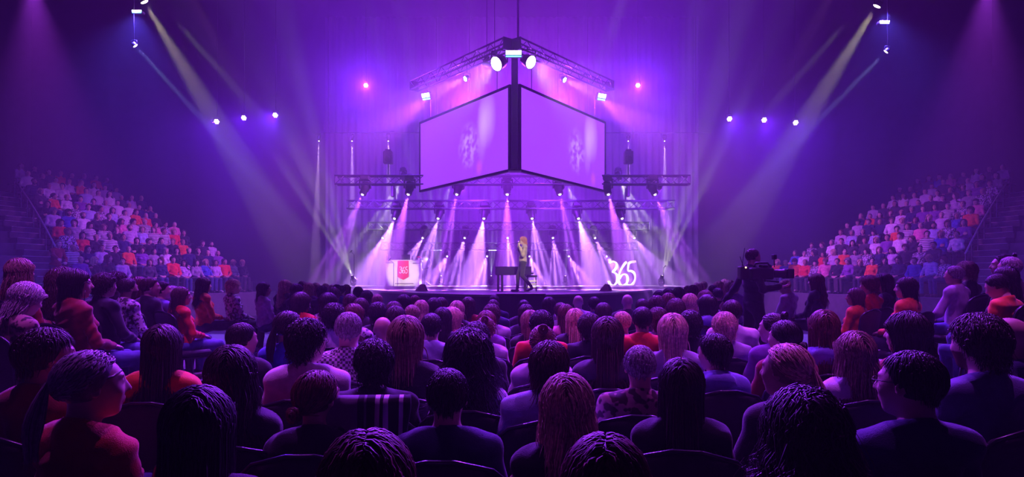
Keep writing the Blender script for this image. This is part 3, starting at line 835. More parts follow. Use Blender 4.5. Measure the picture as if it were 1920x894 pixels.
def make_top(name, p, m, style='sweater', seed=1, g=.011):
    hz = p.hipz; pts = np.array([p.sh[-1], p.sh[1], p.el[-1], p.el[1], p.wr[-1], p.wr[1], p.pel])
    lo = pts.min(0) - .11; hi = pts.max(0) + .11; lo[2] = min(lo[2], hz - .14); lo[1] = min(lo[1], -.22); hi[1] = max(hi[1], .18); lo[0] = min(lo[0], -.25); hi[0] = max(hi[0], .25)
    hi[2] = max(p.neck[2] + .10, hi[2])
    h = .0135
    S = SDF(np.arange(lo[0], hi[0], h), np.arange(lo[1], hi[1], h), np.arange(lo[2], hi[2], h))
    torso(S, p, g)
    S.cap(p.neck + (0, -.012, -.05), p.neck + (0, -.004, .03), .066 + g * .3, .058 + g * .3, .03)
    for sd in (-1, 1):
        a = .046 if not p.fem else .039
        S.cap(p.sh[sd], p.el[sd], a + g, a * .85 + g, .03)
        e = p.el[sd] + (p.wr[sd] - p.el[sd]) * .93
        S.cap(p.el[sd], e, a * .85 + g, a * .66 + g, .025)
    S.folds(.0042, seed)
    # neckline: a slanted cut round the neck, and a hem
    S.cut(p.neck + np.array((0, 0, .035)), (0, .35 if not p.fem else .5, 1))
    S.cap(p.neck + (0, 0, .0), p.neck + (0, .03, .12), .052, .060, .004, 'sub')
    S.cut((0, 0, hz - .085), (0, 0, -1))
    if style == 'hood':
        S.ell(p.neck + np.array((0, -.085, -.01)), (.10, .05, .06), None, .03)
    if style == 'collar':
        for sd in (-1, 1): S.cap(p.neck + (sd * .055, -.03, .03), p.neck + (sd * .035, .06, .0), .016, .014, .01)
        S.cap(p.neck + (-.055, -.035, .03), p.neck + (.055, -.035, .03), .018, .018, .01)
    return S.mesh(name, m)

def make_legs(name, p, m, seed=2):
    pts = np.array([p.hip[-1], p.hip[1], p.kn[-1], p.kn[1], p.an[-1], p.an[1]])
    lo = pts.min(0) - .15; hi = pts.max(0) + .14; h = .017
    S = SDF(np.arange(lo[0], hi[0], h), np.arange(lo[1], hi[1], h), np.arange(lo[2], hi[2], h))
    S.ell(p.pel + np.array((0, -.01, -.0)), (.160 * p.w, .125, .115), None, .04)
    for sd in (-1, 1):
        S.cap(p.hip[sd], p.kn[sd], .092, .064, .04)
        S.cap(p.kn[sd], p.an[sd] + (0, 0, .02), .064, .048, .02)
    S.folds(.004, seed)
    S.cut((0, 0, p.an[1][2] + .0 if p.an[1][2] < p.an[-1][2] else p.an[-1][2]), (0, 0, -1))
    return S.mesh(name, m)

def make_shoes(name, p, m):
    pts = np.array([p.an[-1], p.an[1], p.toe[-1], p.toe[1]])
    lo = pts.min(0) - .09; hi = pts.max(0) + .09; lo[2] = min(lo[2], -.02); h = .014
    S = SDF(np.arange(lo[0], hi[0], h), np.arange(lo[1], hi[1], h), np.arange(lo[2], hi[2], h))
    for sd in (-1, 1):
        a = p.an[sd]; t = p.toe[sd]; d = t - a
        S.cap(a + (0, -.02, -.045), t, .042, .036, .02); S.cap(a, a + (0, 0, -.03), .046, .046, .02)
        S.ell(t + np.array((0, -.02, .0)), (.044, .06, .035), None, .02)
    S.cut((0, 0, min(p.an[-1][2], p.an[1][2]) - .085), (0, 0, -1))
    return S.mesh(name, m)

# ---- hair: locks that grow from the scalp, lie along it in layers, then fall over neck and shoulders; a close cap below
def hair_mesh(name, n=1000, length=.3, wave=0.0, curl=0.0, vol=.018, part=0.0, wid=.0042, seed=0, line=.06, gather=None, back=0.0, seg=8, fringe=False, jit=.12, flare=0.0, tail=.26):
    r = np.random.default_rng(seed)
    C = np.array((0, -.018, .030)); A = np.array((.077, .099, .087))
    d = r.normal(0, 1, (n * 6, 3)); d /= np.linalg.norm(d, axis=1)[:, None]
    keep = (d[:, 2] > .12 + d[:, 1] * .85 - .25 * (d[:, 1] < 0)) & ~((d[:, 1] > .45) & (d[:, 2] < line * 10)) & (d[:, 2] > -.70)
    d = d[keep][:n]
    e_ = r.normal(0, 1, (n // 3, 3)) * .38 + np.array((0, -.2, 1.0)); e_ /= np.linalg.norm(e_, axis=1)[:, None]      # thick at the crown
    d = np.vstack([d, e_]); n = len(d)
    u = r.uniform(0, 1, n)[:, None] ** .7
    P = C + d * (A + .006 + vol * u * .9); pts = [P]
    N = d / A; N /= np.linalg.norm(N, axis=1)[:, None]
    crown = np.array((part, -.25, 1.0)); crown /= np.linalg.norm(crown)
    D = d - crown * (d @ crown)[:, None]                       # away from the crown
    if part is not None and length > .12:
        D[:, 0] += np.sign(d[:, 0] - part) * .5 * np.clip(d[:, 2], 0, 1)
        D[:, 1] -= .35 * np.clip(d[:, 1], 0, 1)
    if fringe: D[:, 1] += .9 * np.clip(d[:, 1] + .3, 0, 1)
    D = D - N * np.sum(D * N, 1)[:, None]
    D += r.normal(0, jit, D.shape) + N * .25
    L = length * r.uniform(.80, 1.06, n); stp = np.linspace(.35, 1.65, seg)
    ph = r.uniform(0, 6.28, n); q = P.copy()
    el = A + .007 + vol * u
    for k in range(seg):
        st = (L / seg * stp[k])[:, None]
        D = D / (np.linalg.norm(D, axis=1)[:, None] + 1e-9)
        if curl: D = D + curl * np.stack([np.sin(ph + k * 2.0), np.cos(ph * 1.7 + k * 2.3), np.sin(ph * .6 + k * 1.7)], 1)
        q0 = q; q = q + D * st
        if gather is not None:
            g = np.array(gather); q = q + (g - q) * min(1, ((k + 1) / (seg * .75)) ** 2) * .75
            if k > seg * .72: q = q + np.array((0, -.004, -.02)) * (k - seg * .7)
        e = (q - C) / el; m_ = np.linalg.norm(e, axis=1)
        cling = (m_ < 1) | ((q[:, 2] > -.045) & (gather is None)) | ((gather is not None) & (k < seg * .6))
        tgt = C + e / np.maximum(m_, 1e-5)[:, None] * el
        q = np.where(cling[:, None], q + (tgt - q) * .85, q)
        for (c_, a_) in ((np.array((0, .02, -.05)), np.array((.066, .080, .080)) + vol * .5), (np.array((0, -.03, -.15)), np.array((.058, .064, .12))), (np.array((0, -.045, -.30)), np.array((.21, .10, .115)))):
            e2 = (q - c_) / a_; m2 = np.linalg.norm(e2, axis=1); ins = m2 < 1
            if ins.any(): q[ins] = c_ + (e2[ins] / np.maximum(m2[ins], 1e-5)[:, None]) * a_ * (1 + .10 * u[ins])
        if not fringe and length > .12 and gather is None:
            face = (q[:, 1] > .01) & (q[:, 2] < .075) & (np.abs(q[:, 0]) < .082)
            q[face, 0] = np.where(q[face, 0] >= part, 1, -1) * (.078 + .012 * u[face, 0]); q[face, 1] -= .012
        pts.append(q.copy())
        D = (q - q0) / st
        D = D * .6 + np.array((0, -.06 - back, -.75))
        if flare: D[:, 0] += np.sign(q[:, 0]) * flare
        if wave: D[:, 0] += wave * np.sin(ph * .35 + k * 1.6); D[:, 1] += wave * .8 * np.cos(ph * .35 + k * 1.6)
        D += r.normal(0, jit * .35, D.shape)
    Pn = np.stack(pts, 1)                              # n, seg+1, 3
    if gather is not None:
        nt_ = 260; g = np.array(gather); T = []
        q = g + r.normal(0, .008, (nt_, 3)); a0 = r.uniform(0, 6.28, nt_); sp = r.uniform(.2, 1, nt_)
        for k in range(seg + 1):
            t_ = k / seg
            if tail > 0:
                w__ = .006 + .028 * math.sin(min(1, t_ * 1.25) * PI * .8)
                T.append(g + np.stack([np.cos(a0) * w__ * sp, np.sin(a0) * w__ * sp - .045 * math.sin(t_ * PI * .6) , -tail * t_ * (.8 + .2 * sp) + 0 * a0], 1))
            else:                                       # wound into a knot
                b_ = a0 + t_ * 5; rr = .034 * sp
                T.append(g + np.array((0, -.022, 0)) + np.stack([np.cos(b_) * rr, .022 * np.sin(a0 * 3 + t_ * 2) * (1 - sp * .4), np.sin(b_) * rr], 1))
        Pn = np.concatenate([Pn, np.stack(T, 1)], 0); n = len(Pn)
    tan = np.gradient(Pn, axis=1); tan /= np.linalg.norm(tan, axis=2)[..., None] + 1e-9
    outw = Pn - C; outw /= np.linalg.norm(outw, axis=2)[..., None] + 1e-9
    bi = np.cross(tan, outw); bi /= np.linalg.norm(bi, axis=2)[..., None] + 1e-9
    nn = np.cross(bi, tan)
    t = np.linspace(0, 1, seg + 1)
    wd = (wid * (1 - .75 * t ** 2.2))[None, :, None] * r.uniform(.6, 1.3, n)[:, None, None]
    ring = [Pn + bi * wd, Pn + nn * wd * .55, Pn - bi * wd]
    V = np.stack(ring, 2)                              # n, seg+1, 3, 3
    idx = np.arange(n * (seg + 1) * 3).reshape(n, seg + 1, 3)
    F = []
    for a in range(3):
        b = (a + 1) % 3
        F.append(np.stack([idx[:, :-1, a], idx[:, :-1, b], idx[:, 1:, b], idx[:, 1:, a]], -1).reshape(-1, 4))
    V = V.reshape(-1, 3); F = np.vstack(F)
    tone = np.repeat(r.uniform(.55, 1.35, n), (seg + 1) * 3)
    # close cap under the locks
    g = .010
    S = SDF(np.arange(-.11, .111, g), np.arange(-.15, .121, g), np.arange(-.16, .14, g))
    S.ell(C, A + .006 + vol * .3, None, .01)
    if length > .12 and gather is None: S.ell((0, -.045, -.03), (.074, .062, .08), None, .03)
    S.cut((0, .052, .07), (0, 1, -.55 if not fringe else -.9)); S.cut((0, -.02, -.045 if length < .15 else -.10), (0, .75, -1.0))
    V2, F2 = sn_mesh(S.f, S.X, S.Y, S.Z)
    Va = np.vstack([V, V2]); Fa = np.vstack([F, F2 + len(V)])
    tone = np.concatenate([tone, np.full(len(V2), .4)])
    me = bpy.data.meshes.new(name)
    me.vertices.add(len(Va)); me.vertices.foreach_set('co', Va.ravel())
    me.loops.add(Fa.size); me.loops.foreach_set('vertex_index', Fa.ravel().astype(np.int32))
    me.polygons.add(len(Fa)); me.polygons.foreach_set('loop_start', np.arange(0, Fa.size, 4, dtype=np.int32))
    me.update(calc_edges=True); me.shade_smooth(); me.materials.append(M_hair)
    c = np.ones((len(Va), 4), np.float32); c[:, :3] = tone[:, None]
    ca = me.color_attributes.new('tone', 'FLOAT_COLOR', 'POINT'); ca.data.foreach_set('color', c.ravel())
    return me
# ================================================================== things on the stage
M_cream = mat('desk_cream', (0.78, 0.74, 0.66), 0.45)
M_pink = mat('banner_pink', (0.85, 0.03, 0.12), 0.7)
M_paint = mat('number_white_glow', (0.85, 0.82, 0.70), 0.4, emit=(1.0, 0.93, 0.72), estr=0.8)  # cream emission added to the white paint so the numbers read as lit
M_piano = mat('piano_lacquer', (0.02, 0.015, 0.03), 0.15)
M_brown = mat('wedge_wood', (0.30, 0.18, 0.09), 0.6, noise=.3, nscale=9)

def digit(parent, ch, x, H, r, m, depth):
    """a hand-drawn tall narrow numeral made of one stroke, W about .45 H"""
    P = {'3': [(.02, .93), (.10, .99), (.22, 1.0), (.33, .92), (.34, .80), (.26, .66), (.14, .56), (.27, .54), (.36, .42), (.37, .26), (.30, .10), (.18, .01), (.05, .06), (.00, .20)],
         '6': [(.34, .99), (.22, .86), (.10, .64), (.02, .40), (.01, .20), (.08, .05), (.20, .00), (.33, .08), (.39, .24), (.37, .42), (.27, .50), (.14, .45), (.05, .30)],
         '5': [(.40, 1.0), (.12, .97), (.09, .78), (.07, .60), (.20, .63), (.33, .55), (.39, .38), (.36, .18), (.24, .03), (.10, .02), (.0, .12)]}[ch]
    # smooth the stroke
    pts = [np.array(p) for p in P]
    for _ in range(2):
        q = [pts[0]]
        for i in range(len(pts) - 1): q += [pts[i] * .75 + pts[i + 1] * .25, pts[i] * .25 + pts[i + 1] * .75]
        pts = q + [pts[-1]]
    n_ = len(pts); V = []; F = []
    for i in range(n_):
        d = pts[min(i + 1, n_ - 1)] - pts[max(i - 1, 0)]; d = d / np.linalg.norm(d); nn = np.array((-d[1], d[0]))
        wv = r * (.8 + .25 * math.sin(i * .4))
        a = pts[i] * H + nn * wv; b = pts[i] * H - nn * wv
        for (p, y) in ((a, -depth / 2), (b, -depth / 2), (b, depth / 2), (a, depth / 2)): V.append((x + p[0], y, p[1]))
    for i in range(n_ - 1):
        for k in range(4): F.append((i * 4 + k, i * 4 + (k + 1) % 4, i * 4 + 4 + (k + 1) % 4, i * 4 + 4 + k))
    F += [(3, 2, 1, 0), tuple((n_ - 1) * 4 + k for k in range(4))]
    return MB().add(V, F).build('digit', m, parent)

# desk with the pink banner
Yd = 26.5; k = FPX / Yd
d0 = at(755, 520, Yd); zb = ZS + .1
desk = empty('display_desk', (d0.x, Yd, zb), label='cream presenter desk with a pink banner on the stage, left of the piano', cat='desk')
W, H = 63 / k, 1.08
MB().rbox((0, .06, H / 2), (W, .10, H), .015).build('front_panel', M_cream, desk)
MB().rbox((0, .42, H - .02), (W + .06, .85, .05), .012).build('worktop', M_cream, desk)
for s in (-1, 1): MB().rbox((s * (W / 2 - .03), .42, (H - .05) / 2), (.05, .62, H - .05), .01).build('side_panel', M_cream, desk)
for (x, z, L) in ((-W * .38, H * .90, W * .24), (W * .40, H * .88, W * .2), (W * .05, H * .10, W * .56)):
    MB().rbox((x, 0.0, z), (L, .03, .035), .006).build('groove_strip', mat('strip_mauve', (.22, .12, .18), .5), desk)
bn = MB().prism([(-.23, -.42), (0, -.54), (.23, -.42), (.23, .26), (-.23, .26)], -.012, .0, Matrix.Translation((0.02, -.005, .80)) @ Matrix.Rotation(PI / 2, 4, 'X')).build('banner', M_pink, desk)
for i, c in enumerate('365'): 
    dg = digit(bn, c, -.15 + i * .115, .27, .016, mat('print_white', (.9, .9, .9), .6), .012); dg.location = (0.02, -.012, .53)
for (nm, lb, x, prof, m_) in (('water_bottle', 'clear water bottle nearest the outer end of the cream desk', -.68, [(.02, 0), (.033, .01), (.033, .17), (.014, .21), (.014, .24)], mat('bottle_clear', (.6, .6, .7), .15)),
                              ('water_bottle', 'shorter clear water bottle second on the cream desk', -.58, [(.02, 0), (.033, .01), (.033, .14), (.014, .18), (.014, .20)], mat('bottle_clear', (.6, .6, .7), .15))):
    o = MB().lathe(prof, n=12).build(nm, m_, None, True); o.location = (d0.x + x, Yd + .3, zb + H + .005); tag(o, lb, 'bottle', 'bottles on the desk')
fl = empty('flower_pot', (d0.x + .62, Yd + .3, zb + H + .005), label='small pot of pink flowers on the cream desk', cat='flowers')
MB().lathe([(.03, 0), (.04, .07), (.045, .075), (.03, .07)], n=12).build('pot', M_cream, fl, True)
for i in range(9):
    a = i * 2.4; rr = .02 + .012 * (i % 4)
    MB().lathe([(.002, -.02), (.022, -.012), (.03, .0), (.02, .015), (.004, .01)], c=(rr * 2 * math.cos(a), rr * 2 * math.sin(a), .11 + .02 * (i % 3)), n=8).build('blossom', M_pink, fl, True)
lp = empty('laptop', (d0.x + .1, Yd + .35, zb + H + .005), label='dark open laptop seen from behind on the cream desk', cat='laptop')
MB().rbox((0, 0, .01), (.36, .25, .02), .006).build('keyboard_base', M_black, lp)
MB().rbox((0, -.15, .12), (.36, .012, .23), .005, np.array(Matrix.Rotation(.25, 3, 'X'))).build('display_lid', M_black, lp)

# free-standing numbers
Yn = 26.5; p0 = at(1140, 520, Yn)
num = empty('number_sign', (p0.x, Yn, zb), label='tall hand-drawn white numbers 365 standing on the stage', cat='sign')
for i, c in enumerate('365'): digit(num, c, .03 + (0, .39, .71)[i], 1.02, .046, M_paint, .12)
MB().rbox((.55, .05, .015), (1.2, .25, .03), .006).build('base_board', M_black, num)

# wedge monitors
for i, (px, py) in enumerate([(790, 546), (1136, 545)]):
    Yw = 21.8; p = at(px, py, Yw)
    wd = empty('stage_monitor', (p.x, Yw, ZS + .002), rz=(.2, -.2)[i], label='brown wedge floor monitor at the stage front, %s' % ('below the cream desk' if i == 0 else 'below the white numbers'), cat='speaker', group='wedge monitors')
    MB().prism([(-.22, 0), (.22, 0), (.12, .22), (-.02, .24)], -.22, .22, Matrix.Rotation(PI / 2, 4, 'X')).build('cabinet', M_brown, wd)
    MB().prism([(.125, .02), (.205, .02), (.115, .20), (.08, .21)], .222, .235, Matrix.Rotation(PI / 2, 4, 'X')).build('grille', M_black, wd)
# piano
Yp = 21.2
pa = at(929, 501, Yp); pb = at(996, 501, Yp); zt = pa.z - ZS
pn = empty('stage_piano', (pa.x, Yp, ZS), label='dark lacquered stage piano behind the performer', cat='piano')
Wp = pb.x - pa.x
MB().rbox((Wp / 2, 0, zt - .13), (Wp, .55, .26), .02).build('body', M_piano, pn)
MB().rbox((Wp / 2, 0, zt + .01), (Wp + .03, .58, .025), .008).build('lid', M_piano, pn)
for x in (.09, .22, Wp - .2): 
    for y in (-.2, .2): MB().rbox((x, y, (zt - .26) / 2), (.07, .07, zt - .26), .01).build('leg', M_piano, pn)
MB().rbox((Wp - .02, 0, zt - .20), (.2, .5, .05), .01).build('keyboard', M_piano, pn)
sp = at(1000, 520, 21.2)
stl = empty('keyboard_stool', (sp.x - .05, 21.3, ZS), label='dark stool with white slats at the piano keyboard', cat='stool')
MB().rbox((0, 0, .50), (.36, .34, .07), .02).build('seat', M_black, stl)
for x in (-.15, .15):
    for y in (-.14, .14): MB().cyl((x, y, 0), (x * .9, y * .9, .47), .016, n=6).build('leg', M_black, stl)
for z in (.14, .24, .34): MB().rbox((0, -.15, z), (.28, .01, .05), .003).build('slat', M_cream, stl)
# mic stands, cymbal-like round stand
def mic_stand(px, Y, h, label, boom):
    p = at(px, 530, Y); r = empty('microphone_stand', (p.x, Y, ZS), label=label, cat='microphone stand', group='microphone stands')
    MB().cyl((0, 0, .02), (0, 0, h), .012, n=6).build('pole', M_black, r)
    MB().lathe([(.14, 0), (.14, .012), (.02, .03)], n=16).build('base', M_black, r)
    MB().cyl((0, 0, h), (boom, -.1, h + .12), .009, n=6).build('boom', M_black, r)
    MB().lathe([(.012, -.08), (.015, 0), (.028, .02), (.03, .04), (.015, .07)], c=(boom, -.1, h + .13), n=10, R=np.array(Matrix.Rotation(.8, 3, 'Y'))).build('microphone', M_black, r, True)
mic_stand(664, 25.2, 1.35, 'thin microphone stand beside the pale fan lamp at the stage left end', -.1)
mic_stand(1244, 25.2, .75, 'short microphone stand beside the pale fan lamp past the white numbers', .02)
mic_stand(738, 26.0, 1.05, 'slim microphone stand standing beside the cream desk', -.15)
gp = at(797, 494, 28.0)
gg = empty('drum_on_stand', (gp.x, 28.0, ZS + .1), label='upright round drum with a pale rim on a stand behind the cream desk', cat='drum')
R90 = np.array(Matrix.Rotation(PI / 2, 3, 'X')); gz = gp.z - ZS - .1
MB().lathe([(.02, -.12), (.27, -.12), (.27, .12), (.02, .12)], c=(0, 0, gz), n=24, R=R90).build('shell', mat('drum_violet', (.12, .08, .18), .3), gg, True)
t_ = np.linspace(0, 2 * PI, 33)
MB().tube([(.28 * math.cos(a), -.12, gz + .28 * math.sin(a)) for a in t_], .014, 6).build('hoop', M_steel, gg, True)
MB().cyl((0, 0, 0), (0, 0, gz - .27), .02, n=8).build('stand_pole', M_steel, gg)
for a in (0, 2.1, 4.2): MB().cyl((0, 0, .22), (.28 * math.cos(a), .28 * math.sin(a), .01), .012, n=6).build('stand_leg', M_steel, gg)
# lamps standing on the second truss (silhouettes)
for i, px in enumerate((741, 1173)):
    p = at(px, 376, 25.9); sg = 1 if i else -1
    r = empty('truss_lamp', p, label='tall dark profile lamp upright on the second truss, %s end' % ('left' if i == 0 else 'right'), cat='stage light', group='profile lamps on the second truss')
    MB().cyl((0, 0, 0), (0, 0, .5), .03, n=8).build('post', M_black, r)
    MB().rbox((sg * .10, 0, .42), (.14, .16, .55), .03).build('barrel', M_black, r)
    MB().rbox((-sg * .06, 0, .66), (.36, .16, .12), .04).build('hood', M_black, r)
for i, px in enumerate((728, 1178)):
    p = at(px, 338, 24.0); p.z += .17
    r = empty('truss_speaker', p, label='dark small loudspeaker on a post above the nearest truss, %s end' % ('left' if i == 0 else 'right'), cat='speaker', group='speakers above the nearest truss')
    MB().cyl((0, 0, 0), (0, 0, .45), .025, n=8).build('post', M_black, r)
    MB().rbox((0, 0, .68), (.34, .26, .48), .03).build('cabinet', M_black, r)
    MB().lathe([(.01, 0), (.11, 0), (.12, -.02), (.05, -.04)], c=(0, -.135, .62), n=14, R=R90).build('driver', M_blk2, r, True)
    MB().rbox((0, 0, .95), (.22, .2, .08), .03).build('top_cap', M_black, r)
# warm front light by the profile lamps; the performer's is an added unseen spot
for (src, tgt, pw, cone) in (((-6.6, 12.6, 6.6), (d0.x, Yd, zb + .55), 13000, 6.0), ((6.6, 12.6, 6.6), (p0.x + .5, Yn, zb + .5), 11000, 5.5), ((2.4, 11.0, 7.6), (.38, 20.3, ZS + 1.1), 8000, 8.0)):
    spot(None, src, tgt, (1.0, .84, .58), pw, cone, blend=.5, r=.05)
# ================================================================== seating
M_seat = mat('chair_fabric', (0.012, 0.011, 0.016), 0.7, noise=.3, nscale=40, bump=.3, bscale=300)
M_shell = mat('chair_shell', (0.02, 0.018, 0.028), 0.28)
M_tube = mat('chair_tube', (0.06, 0.06, 0.07), 0.35, metal=.8)
M_blue_tier = mat('tier_edge', (0.16, 0.15, 0.2), 0.6)

# low risers at both sides of the floor block
def riser_poly(lv, sg):
    if lv == 1: q = [(3.02, 3.9), (9.0, 3.9), (9.0, 15.0), (3.02, 15.0)]
    else: q = [(.5 * 3.9 + 1.35, 3.9), (9.0, 3.9), (9.0, 8.6), (.5 * 8.6 + 1.35, 8.6)]
    return [(x * sg, y) for x, y in q]
def ground(x, y):
    a = abs(x); z = 0.0
    if a > 3.02 and 3.9 < y < 15.0 and a < 9: z = .25
    if a > .5 * y + 1.35 and 3.9 < y < 8.6 and a < 9: z = .45
    return z
for sg, sd in ((-1, 'left'), (1, 'right')):
    r = empty('seating_riser', (sg * 6, 9, 0), label='low two-step grey riser under the side seats on the %s of the floor' % sd, cat='riser', group='floor risers')
    MB().prism(shift(riser_poly(1, sg), -sg * 6, -9), .005, .25).build('lower_deck', M_tier, r)
    MB().prism(shift(riser_poly(2, sg), -sg * 6, -9), .251, .45).build('upper_deck', M_tier, r)
    for lv, z in ((1, .25), (2, .45)):
        q = riser_poly(lv, sg); e = [(q[3], q[0]), (q[0], q[1])]
        for (a, b) in e:
            a = Vector((a[0] - sg * 6, a[1] - 9, z - .004)); b = Vector((b[0] - sg * 6, b[1] - 9, z - .004))
            MB().cyl(a, b, .012, n=6).build('edge_strip', M_nose, r)

# chair: padded shell back with a rolled rim, padded seat, four tube legs
def chair_meshes():
    out = {}
    V = []; F = []; nu, nv = 15, 12; W, H0, H1 = .235, .47, .93
    for side in (0, 1):
        for j in range(nv + 1):
            t = j / nv; z = H0 + (H1 - H0) * t
            hw = W * (.90 + .10 * math.sin(t * PI * .55)) if t < .72 else W * math.sqrt(max(0, 1 - ((t - .72) / .285) ** 2.6))
            for i in range(nu + 1):
                u = i / nu * 2 - 1; x = u * hw
                y = -.185 - .075 * t + .045 * (x / W) ** 2 + (.0 if side == 0 else -.032 * (1 - abs(u) ** 6) * (1 if t < .98 else .3) - .004)
                V.append((x, y, z))
    n1 = (nu + 1) * (nv + 1)
    for j in range(nv):
        for i in range(nu):
            a = j * (nu + 1) + i; F.append((a, a + nu + 1, a + nu + 2, a + 1)); b = a + n1; F.append((b, b + 1, b + nu + 2, b + nu + 1))
    for i in range(nu):
        for j in (0, nv):
            a = j * (nu + 1) + i; q = (a, a + 1, a + 1 + n1, a + n1); F.append(q if j == 0 else q[::-1])
    for j in range(nv):
        for i in (0, nu):
            a = j * (nu + 1) + i; q = (a, a + n1, a + n1 + nu + 1, a + nu + 1); F.append(q if i == 0 else q[::-1])
    out['backrest'] = MB().add(V, F).mesh('backrest', M_seat, True)
    rim = []
    for j in range(nv + 1):
        a = j * (nu + 1); rim.append(V[a])
    rim += [V[nv * (nu + 1) + i] for i in range(1, nu)]
    rim += [V[j * (nu + 1) + nu] for j in range(nv, -1, -1)]
    rim = [(p[0], p[1] - .018, p[2]) for p in rim]
    out['back_rim'] = MB().tube(rim, .0085, 6).mesh('back_rim', M_shell, True)
    out['seat'] = MB().rbox((0, .03, .415), (.46, .44, .07), .03).mesh('seat', M_seat, True)
    for nm, (x, y) in {'a': (-1, -1), 'b': (1, -1), 'c': (-1, 1), 'd': (1, 1)}.items():
        out['leg' + nm] = MB().tube([(x * .20, .03 + y * .17, .40), (x * .215, .03 + y * .19, .2), (x * .235, .03 + y * .23, .0)], .012, 6).mesh('leg', M_tube, True)
    out['seat_frame'] = MB().rbox((0, .03, .365), (.43, .40, .03), .01).mesh('seat_frame', M_tube)
    return out
CH = chair_meshes()
def chair(x, y, z, rz, label):
    r = empty('audience_chair', (x, y, z), rz, label, 'chair', 'black chairs on the hall floor')
    for k, me in CH.items(): link('leg' if k.startswith('leg') else k, me, r)
    return r

# ================================================================== people library
HAIR = {}
def hair(style):
    if style in HAIR: return HAIR[style]
    f = {'short': dict(n=1400, length=.045, vol=.010, jit=.3, seed=1),
         'crop': dict(n=1000, length=.030, vol=.007, jit=.35, seed=2, wid=.005),
         'quiff': dict(n=1100, length=.075, vol=.022, jit=.45, seed=3),
         'wavy': dict(n=1100, length=.17, vol=.028, wave=.45, jit=.25, seed=4),
         'curly': dict(n=1300, length=.10, vol=.032, curl=.85, jit=.5, seed=5),
         'afro': dict(n=1500, length=.38, vol=.055, curl=.75, jit=.4, seed=6, flare=.1),
         'long': dict(n=1500, length=.40, vol=.018, seed=7, jit=.06),
         'longwave': dict(n=1600, length=.40, vol=.026, wave=.32, seed=8),
         'bob': dict(n=1400, length=.245, vol=.024, seed=9, jit=.06),
         'pony': dict(n=900, length=.20, vol=.012, seed=10, gather=(0, -.135, .03), tail=.28, jit=.08),
         'bun': dict(n=900, length=.20, vol=.012, seed=11, gather=(0, -.125, -.045), tail=0, jit=.1),
         'topbun': dict(n=900, length=.20, vol=.012, seed=12, gather=(0, -.09, .115), tail=0, jit=.15)}[style]
    HAIR[style] = hair_mesh('hair', **f); return HAIR[style]
HC = {'K': (.012, .009, .009), 'D': (.035, .022, .016), 'B': (.085, .050, .032), 'A': (.16, .060, .035), 'L': (.32, .21, .13), 'Y': (.72, .52, .32), 'G': (.36, .34, .34), 'W': (.62, .58, .56)}
BODY = {'m': dict(), 'ml': dict(yaw=.55), 'mr': dict(yaw=-.55), 'md': dict(pitch=.45), 'mw': dict(w=1.1), 'mk': dict(arms='knees', lean=.06), 'mt': dict(roll=.12, yaw=-.15),
        'f': dict(fem=True), 'fl': dict(fem=True, yaw=.55), 'fr': dict(fem=True, yaw=-.55), 'fd': dict(fem=True, pitch=.35), 'ft': dict(fem=True, roll=-.14, yaw=.15), 'fx': dict(fem=True, arms='cross'), 'fk': dict(fem=True, arms='knees', lean=.05), 'mb': dict()}
PB = {}
def person_set(key):
    if key not in PB:
        p = Pose(**BODY[key]); PB[key] = dict(p=p, body=make_body('body', p, key == 'mb'), legs=make_legs('trousers', p, M_cloth), shoes=make_shoes('shoes', p, M_shoe), tops={})
    return PB[key]
def top_mesh(key, style):
    s = person_set(key)
    if style not in s['tops']: s['tops'][style] = make_top('top', s['p'], M_cloth, style, seed=len(PB) * 3 + len(s['tops']))
    return s['tops'][style]
CL = {  # garment: colour, style, pattern, part name
    'black top': ((.012, .012, .016), 'sweater', None, 'top'), 'navy sweater': ((.02, .025, .09), 'sweater', None, 'sweater'), 'white sweater': ((.72, .68, .70), 'sweater', None, 'sweater'),
    'rust red top': ((.50, .05, .015), 'sweater', None, 'top'), 'dark red sweater': ((.24, .02, .015), 'sweater', None, 'sweater'), 'orange jacket': ((.80, .13, .03), 'collar', None, 'jacket'),
    'red jacket': ((.75, .05, .03), 'collar', None, 'jacket'), 'pale blue shirt': ((.45, .50, .75), 'collar', None, 'shirt'), 'checked shirt': ((.85, .82, .85), 'collar', M_check, 'shirt'),
    'black jacket': ((.02, .02, .03), 'collar', None, 'jacket'), 'grey sweater': ((.32, .30, .36), 'sweater', None, 'sweater'), 'lilac sweater': ((.55, .46, .62), 'sweater', None, 'sweater'),
    'printed shirt': ((.62, .58, .70), 'collar', M_print, 'shirt'), 'striped top': ((.80, .78, .80), 'sweater', M_stripe, 'top'), 'blue top': ((.06, .10, .50), 'sweater', None, 'top'),
    'blue hoodie': ((.20, .20, .50), 'hood', None, 'hoodie'), 'brown patterned jacket': ((.40, .24, .20), 'collar', M_print, 'jacket'), 'white shirt': ((.80, .78, .82), 'collar', None, 'shirt'),
    'pink top': ((.75, .25, .40), 'sweater', None, 'top'), 'blue grey knit': ((.09, .10, .20), 'sweater', None, 'knit'), 'dark grey top': ((.06, .055, .07), 'sweater', None, 'top'), 'purple top': ((.22, .08, .35), 'sweater', None, 'top')}
SKIN = [(.62, .42, .34), (.55, .36, .28), (.66, .46, .38), (.48, .30, .22)]
LEGC = [(.02, .02, .03), (.04, .06, .18), (.10, .14, .32), (.03, .03, .05), (.07, .06, .07)]
NP = [0]
